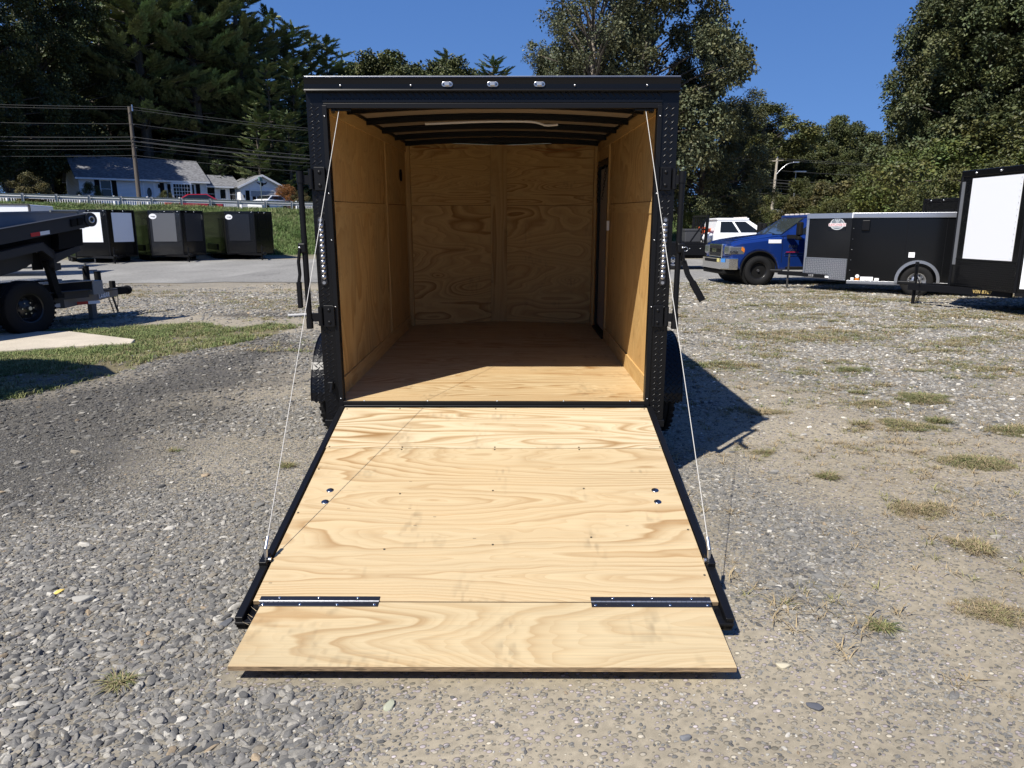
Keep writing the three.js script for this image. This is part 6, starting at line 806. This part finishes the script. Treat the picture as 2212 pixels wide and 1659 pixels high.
{
  const r = rng(99);
  const tuft = (n, h, w, lean, seed) => { const q = rng(seed), pos = [], nor = []; for (let i = 0; i < n; i++) { const a = q() * 6.3, b = q() * 6.3, rad = w * Math.sqrt(q()), x = Math.cos(a) * rad, z = Math.sin(a) * rad, hh = h * (0.5 + 0.7 * q()), l = lean * hh * (0.3 + q()), bw = h * 0.028 + 0.0016, dx = Math.cos(b), dz = Math.sin(b), p0 = [x - dz * bw, 0, z + dx * bw], p1 = [x + dz * bw, 0, z - dx * bw], mx = x + dx * l * 0.35, mz = z + dz * l * 0.35, p2 = [mx - dz * bw * 0.7, hh * 0.6, mz + dx * bw * 0.7], p3 = [mx + dz * bw * 0.7, hh * 0.6, mz - dx * bw * 0.7], p4 = [x + dx * l, hh * (1 - 0.25 * lean), z + dz * l];
    for (const t of [[p0, p1, p2], [p1, p3, p2], [p2, p3, p4]]) for (const v of t) { pos.push(...v); nor.push(dx * 0.3, 0.9, dz * 0.3); } }
    const g = new THREE.BufferGeometry(); g.setAttribute('position', new THREE.Float32BufferAttribute(pos, 3)); g.setAttribute('uv', new THREE.Float32BufferAttribute(new Float32Array(pos.length / 3 * 2), 2)); g.computeVertexNormals(); return g; };
  const gm = new THREE.MeshStandardMaterial({ roughness: 0.8, side: THREE.DoubleSide });
  const green = (k) => { const l = 0.75 + 0.5 * r(), v = r(); return v < k ? C(0.27 * l, 0.21 * l, 0.12 * l) : v < k + 0.4 ? C(0.19 * l, 0.18 * l, 0.075 * l) : C(0.125 * l, 0.15 * l, 0.05 * l); };
  const field = (name, g, list, cols) => { const m = inst(scene, name, g, gm, list, cols); return m; };
  // island of grass round the slab
  let L = [], K = []; const bx = GRASS.map((p) => p[0]), bz = GRASS.map((p) => p[1]), x0 = Math.min(...bx), x1 = Math.max(...bx), z0 = Math.min(...bz), z1 = Math.max(...bz);
  for (let i = 0; i < 42000; i++) { const x = mix(x0, x1, r()), z = mix(z0, z1, r()); if (x < -9 || !inPoly(GRASS, x + 0.3 * (vn(x * 3, z * 3, 1) - 0.5), z + 0.3 * (vn(x * 3, z * 3, 2) - 0.5)) || inPoly(SLAB, x, z)) continue; const n = fbm(x * 1.1, z * 1.1, 15, 3); if (r() > (0.12 + 1.0 * sstep(0.36, 0.6, n)) * (1 - 0.75 * sstep(-6.4, -4.4, x))) continue; const s = 0.55 + 0.8 * n * r(); L.push(mt(x, ground(x, z), z, 0, r() * 6.3, 0, s, s * (0.5 + 0.8 * r()), s)); { const c = green(0.18 + 0.9 * (0.55 - n)); c.g *= 1.12; K.push(c); } }
  field('grass_patch', tuft(14, 0.075, 0.05, 1.2, 3), L, K);
  // scattered thin tufts on the right, mostly dry, in clumps
  L = []; K = [];
  const clump = (cx, cz, rx, rz, n, dry, h) => { for (let i = 0; i < n * 1.5; i++) { const a = r() * 6.3, q = Math.pow(r(), 0.6) * 1.25, x = cx + Math.cos(a) * q * rx, z = cz + Math.sin(a) * q * rz; if (vn(x * 3.1, z * 4.3, 19) * 0.6 + vn(x * 9, z * 11, 21) * 0.4 < 0.32 + 0.26 * q) continue; const s = h * (0.6 + 0.8 * r()) * (1.1 - 0.5 * q); L.push(mt(x, ground(x, z), z, 0, r() * 6.3, 0, s, s * (0.5 + 0.6 * r()), s)); K.push(green(dry)); } };
  for (const [px, py, w, n, dry, h] of [[1830, 800, 50, 420, 0.15, 0.7], [1990, 860, 60, 420, 0.2, 0.75], [1860, 848, 55, 260, 0.35, 0.6], [1880, 868, 60, 260, 0.5, 0.55], [2030, 910, 55, 320, 0.3, 0.65], [1960, 922, 75, 320, 0.4, 0.6], [2110, 1000, 65, 280, 0.45, 0.6], [1665, 975, 45, 130, 0.5, 0.45], [1790, 1030, 22, 60, 0.3, 0.6], [1840, 780, 110, 320, 0.5, 0.55], [1540, 790, 80, 260, 0.25, 0.7], [1650, 770, 90, 260, 0.4, 0.65], [2190, 930, 60, 220, 0.4, 0.7], [2170, 800, 90, 380, 0.5, 0.65], [1905, 1352, 13, 26, 0.05, 0.55], [258, 1470, 9, 22, 0.3, 0.6], [620, 1003, 14, 22, 0.3, 0.6], [375, 975, 10, 18, 0.4, 0.5], [2120, 1190, 90, 260, 0.65, 0.5], [1985, 1100, 70, 180, 0.7, 0.5], [2150, 1330, 80, 160, 0.7, 0.45], [2000, 690, 160, 420, 0.5, 0.6], [1700, 690, 140, 380, 0.5, 0.6], [2060, 745, 140, 380, 0.55, 0.6]]) { const [x, , z] = gp(px, py), [x2] = gp(px + w, py); clump(x, z, x2 - x, (x2 - x) * 0.7, n, dry, h); }
  for (let i = 0; i < 170; i++) { const z = -Math.sqrt(mix(25, 400, r())), x = mix(1.6, 1.2 - z * 0.78, r()), w = 0.12 + 0.45 * r() * r(); clump(x, z, w * 1.6, w * 0.8, 25 + 190 * w, 0.2 + 0.6 * r(), 0.45 + 0.35 * r()); }
  for (let i = 0; i < 60000; i++) { const z = -Math.sqrt(mix(4, 480, r())), x = mix(0.9, 1.5 - z * 0.8, r()); if (Math.abs(x + 0.1) < 1.1) continue; const n = fbm(x * 0.9, z * 1.4, 25, 3), dr = clamp(dryness(x, z)); if (r() > Math.pow(Math.max(0, n - 0.36) * 2.6, 1.5) * (0.25 + dr)) continue; const s = (0.35 + 0.6 * r()) * (z < -9 ? 1.25 : 0.85); L.push(mt(x, ground(x, z), z, 0, r() * 6.3, 0, s, s * (0.35 + 0.6 * r()), s)); K.push(green(z > -6 ? 0.75 : 0.45)); }
  for (let i = 0; i < 9000; i++) { const z = mix(-9, -20.5, r()), x = mix(-1.5 + z * 0.62, -1.3, r()); const n = fbm(x * 0.7, z * 1.2, 29, 3); if (inPoly(SLAB, x, z) || r() > Math.pow(Math.max(0, n - 0.42) * 3, 1.6)) continue; const s = 0.5 + 0.7 * r(); L.push(mt(x, ground(x, z), z, 0, r() * 6.3, 0, s, s * 0.7, s)); K.push(green(0.45)); }
  field('sparse_grass', tuft(12, 0.07, 0.05, 1.7, 7), L, K);
  // the bank below the road
  L = []; K = [];
  for (let i = 0; i < 120000 && L.length < 42000; i++) { const x = mix(-62, 70, r()), z = mix(-26, -78, r()), [s] = railAt(x, z); if (s < -15.2 || s > 0.5) continue; if (x > -8 && x < 12 && z < -50 && r() < 0.5) continue; const n = fbm(x * 0.3, z * 0.5, 35, 3), k = 0.8 + 0.9 * n * r(); L.push(mt(x, ground(x, z) - 0.02, z, 0, r() * 6.3, 0, k, k * (0.6 + 0.7 * r()), k)); const up = sstep(-9, -2, s); { const c = green(0.03 + 0.5 * up * n); c.g *= 1.22; c.r *= 0.9; K.push(c); } }
  field('bank_grass', tuft(26, 0.30, 0.26, 1.1, 9), L, K);
}

renderer.render(scene, camera);
